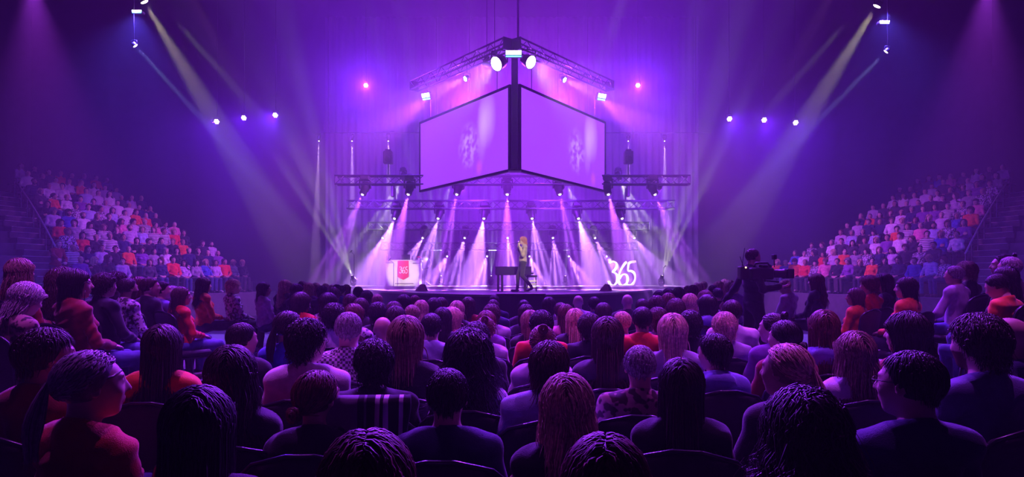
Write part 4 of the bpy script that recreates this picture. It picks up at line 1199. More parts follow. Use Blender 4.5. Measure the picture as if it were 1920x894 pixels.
def person(x, y, z, rz, key, style, hc, cloth, scale=1.0, label=None, group=None, full=True, legc=None, shoec=None, spec=False):
    NP[0] += 1; i = NP[0]
    s = person_set(key); p = s['p']; c = CL[cloth]
    r = empty('person', (x, y, z), rz, label, 'person', group); r.scale = (scale,) * 3
    link('body', s['body'], r, col=SKIN[i % 4])
    t = link(c[3], top_mesh(key, c[1]), r, col=c[0])
    if c[2] is not None: t.material_slots[0].link = 'OBJECT'; t.material_slots[0].material = c[2]
    link('trousers', s['legs'], r, col=legc or LEGC[i % 5])
    if full: link('shoes', s['shoes'], r, col=shoec or ((.02, .02, .02), (.5, .5, .5), (.12, .08, .06))[i % 3])
    M = Matrix((p.R * HS).tolist()).to_4x4(); M.translation = Vector(p.head)
    if style:
        h = link('hair', hair(style), r, col=HC[hc]); h.matrix_local = M
    if spec:
        g = link('glasses', SPECS, r); g.matrix_local = M
    return r
def specs():
    b = MB()
    for sx in (-1, 1):
        t = np.linspace(0, 2 * PI, 17)
        b.tube([(sx * .031 + .021 * math.cos(a), .104, .013 + .016 * math.sin(a)) for a in t], .0018, 5)
        b.tube([(sx * .052, .103, .018), (sx * .070, .06, .018), (sx * .079, -.01, .016), (sx * .079, -.028, .004)], .002, 5)
    b.tube([(-.010, .106, .017), (0, .109, .020), (.010, .106, .017)], .002, 5)
    return b.mesh('glasses', M_glass)
SPECS = specs()

# ================================================================== people on the floor: crown pixel, depth, turn (deg, + to the right), body, hair, colour, garment
F = [
 # nearest rows
 (688, 815, 1.22, 4, 'f', 'longwave', 'A', 'black top'), (1135, 817, 1.22, 0, 'f', 'long', 'A', 'black top'),
 (374, 726, 1.62, 14, 'f', 'long', 'K', 'black top'), (1507, 745, 1.72, -18, 'f', 'afro', 'D', 'black top'),
 (175, 657, 1.95, 50, 'fr', 'pony', 'G', 'rust red top'), (1702, 657, 1.95, -38, 'ml', 'short', 'K', 'navy sweater', 'g'),
 (1063, 705, 2.10, 2, 'f', 'longwave', 'Y', 'black top'), (840, 690, 2.28, 6, 'm', 'short', 'K', 'navy sweater'),
 (598, 694, 2.35, 14, 'fr', 'bun', 'A', 'black jacket'), (434, 652, 2.45, 12, 'f', 'longwave', 'D', 'black jacket'),
 (92, 618, 2.45, 52, 'mr', 'quiff', 'D', 'dark red sweater'), (1277, 673, 2.40, -4, 'f', 'long', 'D', 'black top'),
 (1471, 644, 2.55, -30, 'fl', 'pony', 'Y', 'dark grey top'), (1830, 594, 2.55, -52, 'mb', 'curly', 'D', 'blue grey knit'),
 (1884, 590, 3.0, -58, 'ml', None, 'K', 'navy sweater', 'g'), (306, 610, 3.05, 22, 'f', 'long', 'D', 'orange jacket'),
 (702, 641, 2.95, 8, 'm', 'curly', 'K', 'black jacket'), (1029, 643, 2.85, -3, 'mt', 'wavy', 'B', 'pale blue shirt'),
 (1200, 646, 2.95, -2, 'm', 'crop', 'G', 'brown patterned jacket'), (880, 628, 3.05, 5, 'f', 'afro', 'K', 'printed shirt'),
 (1602, 624, 3.1, -24, 'f', 'longwave', 'L', 'white sweater'), (579, 602, 3.3, 16, 'mr', 'curly', 'K', 'white sweater', 'g'),
 (761, 595, 3.35, 4, 'f', 'bob', 'L', 'black top'), (1139, 595, 3.6, -2, 'f', 'long', 'B', 'dark grey top'),
 (1337, 628, 3.55, -18, 'ml', 'quiff', 'K', 'blue hoodie'), (1697, 587, 3.6, -42, 'fl', 'longwave', 'K', 'dark red sweater'),
 (1017, 610, 3.8, -3, 'f', 'topbun', 'A', 'lilac sweater'), (654, 584, 3.85, 10, 'm', 'crop', 'G', 'checked shirt'),
 (456, 605, 4.0, 26, 'mr', 'short', 'K', 'black jacket'), (1469, 600, 3.9, -26, 'fl', 'bun', 'K', 'dark red sweater'),
 (1544, 582, 4.1, -16, 'f', 'long', 'A', 'blue hoodie'), (1261, 590, 4.05, -4, 'f', 'bob', 'Y', 'grey sweater'),
 (543, 583, 4.35, 18, 'fr', 'pony', 'K', 'blue top'), (1447, 587, 4.6, -30, 'fl', 'topbun', 'D', 'purple top'),
 (718, 591, 4.8, 6, 'm', None, 'K', 'navy sweater'), (809, 587, 4.8, 4, 'm', 'short', 'K', 'pale blue shirt'),
 (893, 607, 4.2, 4, 'm', 'curly', 'K', 'black top'), (1015, 585, 5.0, -2, 'm', 'curly', 'K', 'red jacket'), (1204, 575, 5.2, -4, 'm', 'short', 'K', 'red jacket'),
 (1358, 588, 4.9, -10, 'm', 'curly', 'Y', 'grey sweater'), (1294, 585, 5.1, -6, 'm', 'curly', 'K', 'black top'), (1105, 590, 5.0, -2, 'm', 'curly', 'D', 'black jacket'),
 (910, 594, 5.0, 2, 'f', 'topbun', 'A', 'lilac sweater'), (1372, 562, 5.6, -10, 'm', 'short', 'D', 'white shirt'),
 (626, 571, 5.6, 14, 'm', 'curly', 'K', 'white shirt'), (742, 576, 5.8, 6, 'm', 'wavy', 'D', 'black top'), (830, 577, 5.9, 4, 'f', 'long', 'K', 'dark grey top'),
 (849, 577, 6.2, 8, 'fr', 'bob', 'Y', 'pink top'), (994, 583, 5.9, -1, 'f', 'bob', 'L', 'black top'), (912, 584, 5.9, 2, 'f', 'bob', 'A', 'purple top'),
 (1078, 579, 5.9, -3, 'f', 'long', 'Y', 'black top'), (1165, 583, 5.7, -6, 'ml', 'crop', 'Y', 'lilac sweater', 'g'), (1233, 579, 5.8, -5, 'm', 'curly', 'B', 'grey sweater'),
 (773, 571, 6.4, 5, 'm', 'crop', 'L', 'blue top'), (665, 570, 6.3, 14, 'fr', 'long', 'A', 'printed shirt'), (709, 569, 6.6, 10, 'm', 'curly', 'K', 'black top'),
 (739, 567, 7.2, 7, 'm', 'wavy', 'B', 'dark grey top'), (1325, 553, 7.2, -18, 'fl', 'long', 'K', 'blue hoodie'), (1267, 562, 7.0, -8, 'm', 'curly', 'B', 'purple top'),
 (922, 572, 7.0, 2, 'm', 'curly', 'B', 'lilac sweater'), (986, 571, 7.2, -1, 'f', 'long', 'D', 'black jacket'), (1061, 571, 7.0, -3, 'f', 'long', 'A', 'pink top'),
 (1051, 567, 7.7, -3, 'm', 'short', 'B', 'grey sweater'), (1131, 569, 7.2, -4, 'f', 'bob', 'D', 'blue top'), (790, 563, 8.0, 6, 'f', 'long', 'Y', 'black top'),
 (857, 565, 8.0, 4, 'f', 'bob', 'Y', 'black jacket'), (925, 561, 8.6, 2, 'm', 'crop', 'B', 'navy sweater'), (814, 560, 8.8, 5, 'm', 'curly', 'D', 'black top'),
 (827, 558, 9.2, 5, 'f', 'long', 'B', 'dark grey top'), (878, 558, 9.0, 3, 'f', 'bob', 'B', 'rust red top'), (757, 554, 9.4, 7, 'm', 'curly', 'D', 'navy sweater'),
 (778, 553, 9.8, 7, 'm', 'crop', 'A', 'black top'), (982, 562, 9.0, -1, 'm', 'short', 'K', 'dark grey top'), (1029, 558, 9.2, -2, 'f', 'bob', 'D', 'lilac sweater'),
 (927, 553, 10.2, 2, 'm', 'short', 'D', 'navy sweater'), (1084, 552, 9.8, -3, 'm', None, 'K', 'white shirt'), (1114, 556, 9.4, -4, 'm', 'short', 'K', 'blue top'),
 (1176, 550, 9.4, -5, 'm', None, 'K', 'dark grey top'), (1204, 560, 8.0, -6, 'm', 'short', 'D', 'black top'), (1231, 556, 8.2, -7, 'm', 'curly', 'B', 'striped top'),
 (1253, 550, 8.6, -8, 'f', 'long', 'A', 'purple top'), (1293, 552, 8.2, -10, 'm', 'wavy', 'Y', 'navy sweater'),
 # far block left of the stage
 (566, 549, 7.8, 24, 'fr', 'bob', 'D', 'red jacket'), (617, 550, 8.0, 18, 'fr', 'bob', 'K', 'printed shirt'), (657, 552, 9.0, 14, 'f', 'long', 'B', 'black top'), (677, 560, 8.2, 14, 'f', 'bob', 'B', 'dark grey top'),
 (708, 551, 10.0, 10, 'm', 'crop', 'Y', 'lilac sweater'), (688, 546, 10.8, 10, 'm', 'curly', 'D', 'navy sweater'), (672, 537, 11.8, 12, 'm', 'short', 'K', 'black top'),
 (536, 525, 11.4, 34, 'fr', 'long', 'Y', 'black jacket'), (551, 531, 11.9, 34, 'mr', 'short', 'A', 'red jacket'), (558, 533, 11.0, 32, 'fr', 'bob', 'D', 'black top'), (568, 526, 12.8, 30, 'm', 'short', 'B', 'dark grey top'),
 (580, 531, 12.2, 28, 'fr', 'longwave', 'Y', 'purple top'), (593, 531, 12.8, 26, 'f', 'bob', 'L', 'pink top'), (605, 537, 11.2, 24, 'm', 'curly', 'K', 'black jacket'), (611, 531, 13.4, 24, 'm', 'crop', 'L', 'grey sweater'),
 (622, 532, 13.0, 22, 'm', None, 'K', 'dark grey top'), (632, 534, 12.4, 20, 'f', 'bob', 'D', 'blue top'), (626, 540, 10.8, 20, 'm', 'wavy', 'B', 'black top'), (641, 536, 13.0, 18, 'm', 'short', 'D', 'purple top'), (650, 534, 13.6, 16, 'f', 'bob', 'A', 'grey sweater'),
 # far block right of the stage
 (1235, 544, 10.4, -10, 'm', 'short', 'K', 'black top'), (1252, 540, 10.9, -12, 'm', 'short', 'D', 'navy sweater'), (1272, 537, 11.4, -14, 'f', 'bob', 'D', 'black jacket'), (1289, 535, 12.4, -16, 'm', 'crop', 'L', 'grey sweater'),
 (1299, 535, 11.6, -16, 'f', 'bob', 'A', 'purple top'), (1306, 528, 13.4, -18, 'm', None, 'K', 'black top'), (1313, 532, 12.4, -18, 'f', 'bob', 'Y', 'pink top'), (1319, 527, 13.9, -20, 'm', 'crop', 'L', 'white shirt'),
 (1322, 546, 9.6, -18, 'm', 'curly', 'L', 'printed shirt'), (1345, 543, 9.8, -22, 'm', 'crop', 'K', 'black top'), (1347, 528, 12.2, -26, 'f', 'longwave', 'Y', 'lilac sweater'), (1359, 524, 13.2, -28, 'f', 'bob', 'Y', 'grey sweater'),
 (1368, 526, 12.6, -28, 'f', 'bob', 'L', 'navy sweater'), (1377, 529, 11.8, -28, 'm', 'short', 'L', 'purple top'), (1336, 534, 11.4, -22, 'm', 'short', 'D', 'black jacket'),
 # side seats, left
 (51, 530, 4.5, 62, 'fd', 'wavy', 'W', 'brown patterned jacket', 'g'), (40, 486, 5.6, 58, 'f', 'longwave', 'L', 'dark red sweater'), (122, 494, 6.0, 58, 'f', 'afro', 'B', 'black top'), (145, 505, 5.2, 60, 'fr', 'bob', 'K', 'dark red sweater'),
 (198, 514, 6.3, 58, 'm', 'curly', 'D', 'black jacket'), (241, 521, 7.0, 60, 'mb', 'crop', 'D', 'printed shirt'), (262, 519, 7.9, 56, 'f', 'long', 'A', 'black jacket'), (283, 520, 7.6, 58, 'mr', 'short', 'B', 'black jacket'),
 (306, 527, 7.9, 60, 'mr', 'short', 'K', 'blue hoodie'), (326, 537, 8.3, 60, 'fr', 'bob', 'W', 'purple top'), (342, 538, 7.4, 62, 'fr', 'long', 'B', 'red jacket'), (383, 520, 10.4, 64, 'f', 'long', 'B', 'orange jacket'),
 (439, 525, 10.9, 62, 'fr', 'curly', 'Y', 'printed shirt'), (496, 530, 10.8, 62, 'fr', 'bob', 'D', 'lilac sweater'), (222, 511, 7.9, 56, 'f', 'curly', 'B', 'dark grey top'),
 # side seats, right
 (1471, 523, 10.6, -62, 'md', 'crop', 'L', 'lilac sweater'), (1529, 513, 10.2, -62, 'f', 'long', 'A', 'black jacket'), (1602, 541, 7.9, -62, 'fl', 'bob', 'B', 'orange jacket'), (1628, 518, 8.6, -58, 'f', 'curly', 'A', 'red jacket'),
 (1655, 514, 8.9, -80, 'fl', 'longwave', 'D', 'black jacket'), (1697, 521, 7.2, -62, 'fl', 'bob', 'K', 'orange jacket'), (1788, 498, 7.2, -64, 'mk', 'crop', 'G', 'lilac sweater'), (1810, 492, 8.0, -60, 'f', 'curly', 'L', 'dark grey top'),
 (1869, 514, 5.1, -66, 'md', 'crop', 'K', 'orange jacket'), (1883, 500, 5.7, -60, 'f', 'long', 'K', 'black top'), (1891, 481, 6.3, -62, 'm', 'crop', 'W', 'dark grey top'), (1879, 465, 7.0, -66, 'fl', 'topbun', 'K', 'black jacket'),
]
F = [t[:2] + (t[2] * (1.0 + .10 * max(0, min(1, (9.5 - t[2]) / 4.0))) * (1.06 if abs(t[0] - 960) > 640 and t[2] < 3.2 else 1.0),) + t[3:] for t in F]
edges = [1.65, 2.25, 3.0, 3.8, 4.75, 5.85, 6.5, 7.75, 9.0, 10.5, 12.0, 30]
def rowof(Y): return next(i for i, e in enumerate(edges) if Y < e)
byrow = {}
for i, t in enumerate(F): byrow.setdefault(rowof(t[2]), []).append(i)
rank = {}
for r_, L in byrow.items():
    for k, i in enumerate(sorted(L, key=lambda i: F[i][0])): rank[i] = (r_, k + 1, len(L))
placed = []
for i, t in enumerate(F):
    px, cy_, Y, turn, key, style, hc, cloth = t[:8]
    x = (px - 960) / FPX * Y
    g = ground(x, Y)
    crown = EYE - (cy_ - HOR) * Y / FPX
    sc = min(1.10, max(.90, (crown - g) / (1.30 if key[0] == 'm' else 1.27)))
    view = math.atan2(x, Y)                          # azimuth of the line of sight, + right
    face = view + math.radians(turn)                 # azimuth the person faces
    rz = -face
    p = person_set(key)['p']
    off = Matrix.Rotation(rz, 2) @ Vector((p.head[0], p.head[1])) * sc
    bx, by = x - off.x, Y - off.y
    r_, k, n_ = rank[i]
    lab = 'seated person in %s %s, %s row from the camera, %s from left' % ('an' if cloth[0] in 'aeiou' else 'a', cloth, ordinal(r_ + 1), ordinal(k))
    person(bx, by, g + .001, rz, key, style, hc, cloth, sc, lab, 'audience seated on the hall floor', full=Y < 12, spec=len(t) > 8, legc=(.12, .17, .40) if (px == 342 or px == 1788) else None)
    if Y < 9.6:
        chair(bx, by, g + .001, rz, 'black padded chair under the %s wearer, %s row, %s from left' % (cloth, ordinal(r_ + 1), ordinal(k)))
# ================================================================== side stands
NR, PITCH, DZ, Z0 = 10, .80, .42, .98
def stand_pt(sg, r, t):
    """row r, t metres along the row from its near end"""
    x = -13.2 - .776 * r + .25 * t; y = 19.5 + .2 * r + .97 * t
    return Vector((-x if sg > 0 else x, y, Z0 + DZ * r))
def t_near(r):
    k = (960 - (150 - 12.2 * r)) / FPX
    return (13.2 + .776 * r - k * (19.5 + .2 * r)) / (.25 + .97 * k)
TF = 8.2
seats = []
for sg, sd in ((-1, 'left'), (1, 'right')):
    base = stand_pt(sg, 0, 0); base.z = 0
    st = empty('grandstand', base, label='raked seating stand with dark tiers on the %s side of the hall' % sd, cat='grandstand', group='side stands')
    for r in range(NR):
        p = [stand_pt(sg, r, t) for t in (-2.6, TF + .4)]
        nx = Vector((-.97 * (1 if sg < 0 else -1), .25, 0)) * PITCH
        z = Z0 + DZ * r
        q = [p[0] - nx * .55, p[1] - nx * .55, p[1] + nx * .45, p[0] + nx * .45]
        if r == 0: q[0] = p[0] - nx * 1.1; q[1] = p[1] - nx * 1.1
        MB().prism([(v.x - base.x, v.y - base.y) for v in q], .01, z).build('tier', M_tier, st)
        a = q[0] - base; b = q[1] - base
        MB().cyl((a.x, a.y, z - .006), (b.x, b.y, z - .006), .010, n=6).build('edge_strip', M_blue_tier, st)
        # bench from the aisle to the far end
        tn = t_near(r)
        c = stand_pt(sg, r, (tn - .3 + TF) / 2) - base; L = TF - tn + .5
        ang = math.atan2(.97, .25 * (1 if sg < 0 else -1))
        Rz = np.array(Matrix.Rotation(ang, 3, 'Z'))
        MB().rbox((c.x, c.y, z + .41), (L, .38, .05), .015, Rz).build('bench_seat', M_seat, st)
        MB().box((c.x, c.y, z + .2), (L * .98, .06, .39), Rz).build('bench_support', M_black, st)
        # aisle steps with pale nosings
        for hstep in (0, 1):
            s0 = stand_pt(sg, r, tn - 1.15) - base - nx * (.45 + .4 * (1 - hstep)); zz = z - .21 * (1 - hstep) if r else z - .21 * (1 - hstep)
            MB().rbox((s0.x, s0.y, zz - .1), (1.15, .34, .2), .01, Rz).build('step', M_tier, st)
            e = s0 - nx.normalized() * .17
            MB().box((e.x, e.y, zz + .004), (1.1, .035, .012), Rz).build('step_nosing', M_nose, st)
        t = tn; k = 0
        while t < TF - .15:
            if random.random() > .04: seats.append((sg, sd, r, t, k))
            t += random.uniform(.50, .60); k += 1
    rl = empty('handrail', base, label='slanting steel handrail beside the aisle steps of the %s stand' % sd, cat='handrail', group='stand handrails')
    pts = []
    for r in range(1, NR - 1):
        v = stand_pt(sg, r, t_near(r) - .5) - base; pts.append((v.x, v.y, v.z + .92))
        MB().cyl((v.x, v.y, v.z), (v.x, v.y, v.z + .91), .016, n=6).build('post', M_steel, rl)
    MB().tube(pts, .028, 8).build('rail', mat('rail_pale', (.7, .66, .7), .35), rl, True)

ALLC = ['white shirt', 'lilac sweater', 'pink top', 'orange jacket', 'black top', 'navy sweater', 'dark grey top', 'pale blue shirt', 'printed shirt', 'striped top', 'grey sweater', 'red jacket', 'blue top', 'black jacket', 'purple top', 'black top', 'dark grey top', 'white sweater', 'navy sweater', 'lilac sweater', 'printed shirt', 'black jacket']
ST = ['short', 'crop', 'quiff', 'curly', 'long', 'bob', 'longwave', 'bun', 'wavy', None]
rs = random.Random(5)
info = []
for (sg, sd, r, t, k) in seats:
    p = stand_pt(sg, r, t)
    fem = rs.random() < .5
    key = rs.choice(['f', 'fl', 'fr', 'fd', 'ft', 'fx', 'fk'] if fem else ['m', 'ml', 'mr', 'md', 'mw', 'mk', 'mt', 'mb'])
    style = rs.choice(['long', 'bob', 'longwave', 'bun', 'wavy', 'pony'] if fem else ['short', 'crop', 'quiff', 'curly', 'short', None])
    info.append(((p - Vector((0, 0, EYE))).length, sg, sd, r, t, k, p, key, style, rs.choice('KDBALYGD'), rs.choice(ALLC), rs.uniform(-.25, .25), rs.uniform(.94, 1.06)))
# ordinal from the aisle inside each row
cnt = {}
for a in sorted(info, key=lambda a: a[4]):
    kk = (a[1], a[3]); cnt[kk] = cnt.get(kk, 0) + 1; seat_no = cnt[kk]
    info[info.index(a)] = a + (seat_no,)
info.sort(key=lambda a: a[0])
NMAX = 300 - len(F) - 3
crowd = info[NMAX:]
for a in info[:NMAX]:
    (_, sg, sd, r, t, k, p, key, style, hc, cloth, dy, sc, sn) = a
    face = math.atan2(0 - p.x, 14 - p.y) + dy
    person(p.x, p.y, p.z + .005, -face, key, style, hc, cloth, sc,
           'person in %s %s, %s row up in %s stand, %s from aisle' % ('an' if cloth[0] in 'aeiou' else 'a', cloth, ordinal(r + 1), sd, ordinal(sn)),
           'audience seated in the side stands', full=r < 2)

# the rest of the stands, too far and dark to tell apart
def far_person(fem):
    p = Pose(fem, arms='lap'); h = .034
    S = SDF(np.arange(-.34, .35, h), np.arange(-.26, .72, h), np.arange(-.04, 1.40, h * .9))
    torso(S, p, .012); arms(S, p, .01)
    S.cap(p.neck, p.head, .055, .05, .03)
    S.ell(p.head + np.array((0, .0, -.0)), (.082, .100, .122), None, .02)
    S.ell(p.head + np.array((0, .1, -.02)), (.02, .025, .03), None, .02)
    if fem: S.ell(p.head + np.array((0, -.05, -.06)), (.105, .07, .16), None, .03)
    for sd in (-1, 1):
        S.cap(p.hip[sd], p.kn[sd], .095, .066, .04); S.cap(p.kn[sd], p.an[sd], .066, .05, .02); S.cap(p.an[sd], p.toe[sd], .05, .04, .02); S.ell(p.wr[sd] + np.array((-sd * .03, .04, 0)), (.05, .06, .035), None, .02)
    V, Fc = sn_mesh(S.f, S.X, S.Y, S.Z)
    L = V - p.head
    reg = np.where(V[:, 2] > p.neck[2] + .03, 0, np.where((V[:, 2] < p.hipz + .10) & ((V[:, 1] > .10) | (V[:, 2] < p.hipz - .02)), 2, 1))
    hairv = (L[:, 2] > .075 - .03 * (L[:, 1] < .05)) | ((L[:, 1] < (.0 if not fem else .035)) & (L[:, 2] > (-.06 if not fem else -.26)) & (V[:, 2] > p.neck[2] - (0 if not fem else .08)) & (np.abs(L[:, 0]) < .13))
    reg = np.where(hairv, 3, reg)
    wr_ = np.minimum(np.linalg.norm(V - p.wr[-1] - (.03, .03, 0), axis=1), np.linalg.norm(V - p.wr[1] - (-.03, .03, 0), axis=1)); reg = np.where(wr_ < .075, 0, reg)
    return V, Fc, reg
LOD = [far_person(False), far_person(True)]
VV, FF, CC = [], [], []; nn = 0
for a in crowd:
    (_, sg, sd, r, t, k, p, key, style, hc, cloth, dy, sc, sn) = a
    V, Fc, reg = LOD[1 if key[0] == 'f' else 0]
    face = math.atan2(0 - p.x, 14 - p.y) + dy
    R = np.array(Matrix.Rotation(-face, 3, 'Z'))
    VV.append(V * sc @ R.T + np.array(p)); FF.append(Fc + nn); nn += len(V)
    pal = np.array([SKIN[k % 4], CL[cloth][0], LEGC[k % 5], HC[hc]]); CC.append(pal[reg])
if VV:
    VV = np.vstack(VV); FF = np.vstack(FF); CC = np.vstack(CC)
    me = bpy.data.meshes.new('audience_crowd')
    me.vertices.add(len(VV)); me.vertices.foreach_set('co', VV.ravel())
    me.loops.add(FF.size); me.loops.foreach_set('vertex_index', FF.ravel().astype(np.int32))
    me.polygons.add(len(FF)); me.polygons.foreach_set('loop_start', np.arange(0, FF.size, 4, dtype=np.int32))
    me.update(calc_edges=True); me.shade_smooth(); me.materials.append(person_mat('crowd_mixed', .7, attr=True))
    c = np.ones((len(VV), 4), np.float32); c[:, :3] = CC
    me.color_attributes.new('tone', 'FLOAT_COLOR', 'POINT').data.foreach_set('color', c.ravel())
    tag(link('audience_crowd', me), 'distant seated audience filling the dim far rows of both stands', 'crowd', kind='stuff')

# ================================================================== standing people
def custom_person(p, loc, rz, label, style, hc, cloth, legc, shoec, scale=1.0, cap=None, skin=(.62, .42, .34)):
    r = empty('person', loc, rz, label, 'person'); r.scale = (scale,) * 3; c = CL[cloth]
    link('body', make_body('body', p), r, col=skin)
    link(c[3], make_top('top', p, M_cloth, c[1], seed=9), r, col=c[0])
    link('trousers', make_legs('trousers', p, M_cloth), r, col=legc); link('shoes', make_shoes('shoes', p, M_shoe), r, col=shoec)
    M = Matrix((p.R * HS).tolist()).to_4x4(); M.translation = Vector(p.head)
    h = link('hair', hair(style), r, col=HC[hc]); h.matrix_local = M
    return r, M
# performer: walks to the left across the stage front with a hand microphone at the mouth
CL['taupe sweater'] = ((.36, .27, .22), 'sweater', None, 'sweater')
HC['R'] = (.55, .22, .10)
p = Pose(False, legs='stand', pitch=.1)
hz = p.hipz
p.an[1] = np.array((.08, .16, .085)); p.kn[1] = np.array((.09, .13, .49)); p.toe[1] = p.an[1] + (.02, .16, -.045)
p.an[-1] = np.array((-.09, -.26, .15)); p.kn[-1] = np.array((-.09, .03, .50)); p.toe[-1] = p.an[-1] + (-.01, .13, -.10)
p.el[1] = p.sh[1] + (.05, .05, -.26); p.wr[1] = p.head + np.array((.05, .13, -.22)); p.curl[1] = 1.3; p.pdn[1] = (-.6, -.5, .2)
p.el[-1] = p.sh[-1] + (-.04, .07, -.26); p.wr[-1] = p.head + np.array((-.05, .12, -.15)); p.curl[-1] = 1.5; p.pdn[-1] = (.6, -.4, .2)
Yq = 20.3; xq = (980 - 960) / FPX * Yq
pf, _ = custom_person(p, (xq, Yq, ZS + .002), PI / 2 + .12, 'performer in a taupe sweater and dark trousers walking across the stage with a microphone', 'wavy', 'R', 'taupe sweater', (.03, .022, .03), (.05, .05, .05), 1.02)
mp = Matrix.LocRotScale(pf.location, pf.rotation_euler, pf.scale)
m0 = mp @ Vector(p.wr[-1] + (p.wr[-1] - p.el[-1]) / np.linalg.norm(p.wr[-1] - p.el[-1]) * .07)
m1 = mp @ Vector(p.head + p.R @ np.array((-.01, .14, -.05)))
dd = (m1 - m0).normalized()
mc = empty('hand_microphone', m0, label='black hand microphone held to the performer\'s mouth', cat='microphone')
Rm = np.array(dd.to_track_quat('Z', 'Y').to_matrix())
MB().lathe([(.010, -.12), (.014, -.11), (.017, .03)], n=10, R=Rm).build('handle', M_black, mc, True)
MB().lathe([(.017, .03), (.026, .05), (.027, .07), (.018, .09), (.004, .095)], n=12, R=Rm).build('grille_head', M_steel, mc, True)

# camera operator
p = Pose(False, legs='stand', yaw=.1, pitch=.05, w=1.12)
p.el[1] = p.sh[1] + (.10, .02, -.24); p.wr[1] = p.sh[1] + (.14, .27, -.20); p.curl[1] = 1.1; p.pdn[1] = (0, 0, 1)
p.el[-1] = p.sh[-1] + (-.10, -.10, -.24); p.wr[-1] = p.sh[-1] + (-.17, -.22, -.42); p.curl[-1] = .8
p.an[1] += (0.06, .1, 0); p.an[-1] += (-.06, -.12, 0); p.toe[1] += (.06, .1, 0); p.toe[-1] += (-.06, -.12, 0); p.kn[1] += (.03, .06, 0); p.kn[-1] += (-.03, -.05, 0)
Yo = 9.25; xo = (1414 - 960) / FPX * Yo
op, Mo = custom_person(p, (xo, Yo, ground(xo, Yo) + .002), -PI / 2 + .12, 'camera operator in black standing among the right side seats', 'crop', 'B', 'black jacket', (.012, .012, .016), (.01, .01, .01), 1.02)
mo = Matrix.LocRotScale(op.location, op.rotation_euler, op.scale)
sh = mo @ Vector(p.sh[1] + (.02, .02, -.02))
vc = empty('video_camera', sh, -PI / 2 + .12, label='black shoulder video camera with antenna carried by the camera operator', cat='video camera')
MB().rbox((0, .02, .0), (.13, .34, .17), .02).build('body', M_blk2, vc)
MB().rbox((0, -.24, .01), (.12, .13, .19), .015).build('battery_pack', M_black, vc)
MB().lathe([(.055, .18), (.06, .20), (.06, .34), (.07, .35), (.07, .38)], n=18, R=np.array(Matrix.Rotation(-PI / 2, 3, 'X'))).build('lens', M_black, vc, True)
MB().rbox((0, .43, -.0), (.17, .10, .14), .012).build('matte_box', M_blk2, vc)
MB().tube([(0, -.08, .09), (0, -.06, .15), (0, .12, .15), (0, .16, .09)], .016, 8).build('top_handle', M_black, vc, True)
MB().rbox((-.10, .14, .10), (.10, .16, .06), .015).build('viewfinder', M_black, vc)
m_ = MB().cyl((0, .22, .09), (0, .22, .20), .008, n=6); m_.rbox((0, .22, .235), (.07, .05, .07), .008); m_.build('top_monitor', M_black, vc)
MB().cyl((0, -.26, .1), (0, -.22, .36), .005, n=5).build('antenna', M_black, vc); MB().cyl((.04, -.26, .1), (.04, -.31, .24), .005, n=5).build('antenna', M_black, vc)
MB().rbox((.062, -.235, .085), (.012, .02, .02), .004).build('tally_light', mat('tally_orange', (1, .6, .2), .4, emit=(1, .6, .25), estr=6), vc)
MB().cyl((-.02, .10, -.10), (-.02, .30, -.12), .012, n=6).build('rod', M_black, vc); MB().rbox((0, -.02, -.10), (.10, .2, .03), .01).build('shoulder_pad', M_black, vc)
# usher leaning at the foot of the left stand
p = Pose(False, legs='stand', yaw=-.35, pitch=.25, lean=.10)
p.el[1] = p.sh[1] + (.12, .16, -.14); p.wr[1] = p.el[1] + (.06, .22, -.10); p.curl[1] = .4
u = stand_pt(-1, 0, -.75); u.z = Z0 + .005
custom_person(p, u, -1.75, 'standing person in a dark red sweater leaning with one arm out beside the left stand', 'crop', 'L', 'dark red sweater', (.02, .02, .03), (.02, .02, .02), 1.0)

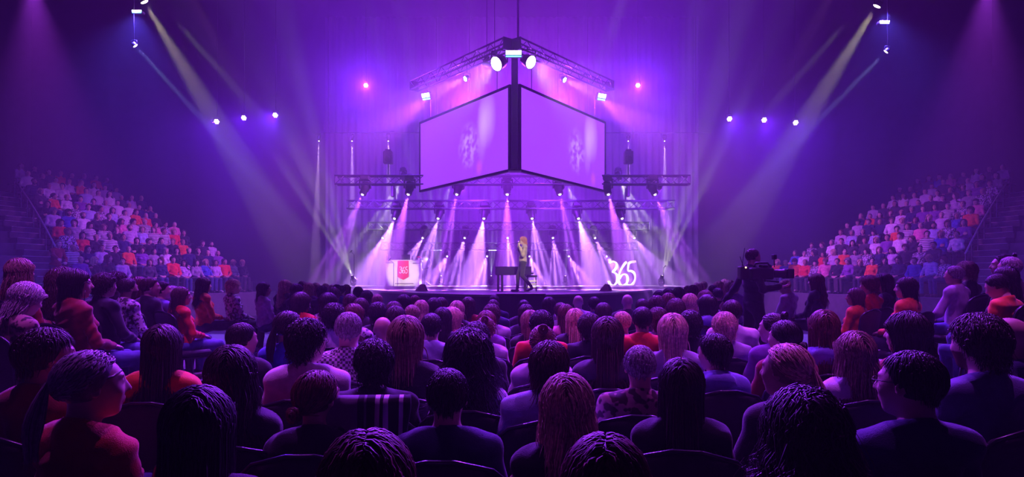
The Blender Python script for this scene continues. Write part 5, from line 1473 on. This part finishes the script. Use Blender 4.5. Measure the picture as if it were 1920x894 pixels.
# bags and a folded scarf over chairs
def drape(px, py, Y, W, H, rz, label, m):
    V = []; F_ = []; nu, nv = 14, 12
    for j in range(nv + 1):
        t = j / nv
        for i in range(nu + 1):
            u_ = i / nu * 2 - 1
            y = .05 - .09 * min(1, t * 4) if t < .25 else -.04 - .02 * t + .012 * math.sin(u_ * 9 + t * 2)
            z = -H * max(0, t - .12) + (.0 if t > .12 else -.02)
            V.append((u_ * W / 2 * (1 + .04 * math.sin(t * 5)), y, z))
    for j in range(nv):
        for i in range(nu): a_ = j * (nu + 1) + i; F_.append((a_, a_ + nu + 1, a_ + nu + 2, a_ + 1))
    o = MB().add(V, F_).build('draped_scarf', m, None, True); o.location = at(px, py, Y); o.rotation_euler = (0, 0, rz)
    md = o.modifiers.new('s', 'SOLIDIFY'); md.thickness = .008
    return tag(o, label, 'scarf')
ms = bpy.data.materials.new('scarf_striped'); ms.use_nodes = True; nt = ms.node_tree; b = nt.nodes['Principled BSDF']; b.inputs['Roughness'].default_value = .9
tc = nt.nodes.new('ShaderNodeTexCoord'); sx = nt.nodes.new('ShaderNodeSeparateXYZ'); nt.links.new(tc.outputs['Object'], sx.inputs[0])
cr = nt.nodes.new('ShaderNodeValToRGB'); cr.color_ramp.interpolation = 'CONSTANT'
mr = nt.nodes.new('ShaderNodeMapRange'); mr.inputs[1].default_value = -.17; mr.inputs[2].default_value = .17; nt.links.new(sx.outputs[0], mr.inputs[0]); nt.links.new(mr.outputs[0], cr.inputs[0])
g_, k_, w_2 = (.22, .20, .24, 1), (.02, .02, .025, 1), (.75, .72, .75, 1)
stops = [(0, g_), (.40, k_), (.47, g_), (.50, k_), (.60, w_2), (.66, k_), (.70, w_2), (.76, k_), (.88, w_2), (.93, k_)]
cr.color_ramp.elements[0].position = 0; cr.color_ramp.elements[0].color = g_
cr.color_ramp.elements[1].position = .40; cr.color_ramp.elements[1].color = k_
for (q, c) in stops[2:]: e = cr.color_ramp.elements.new(q); e.color = c
nt.links.new(cr.outputs[0], b.inputs['Base Color'])
drape(690, 735, 2.62, .34, .20, 0.05, 'grey scarf with black and white stripes draped over a chair back', ms)
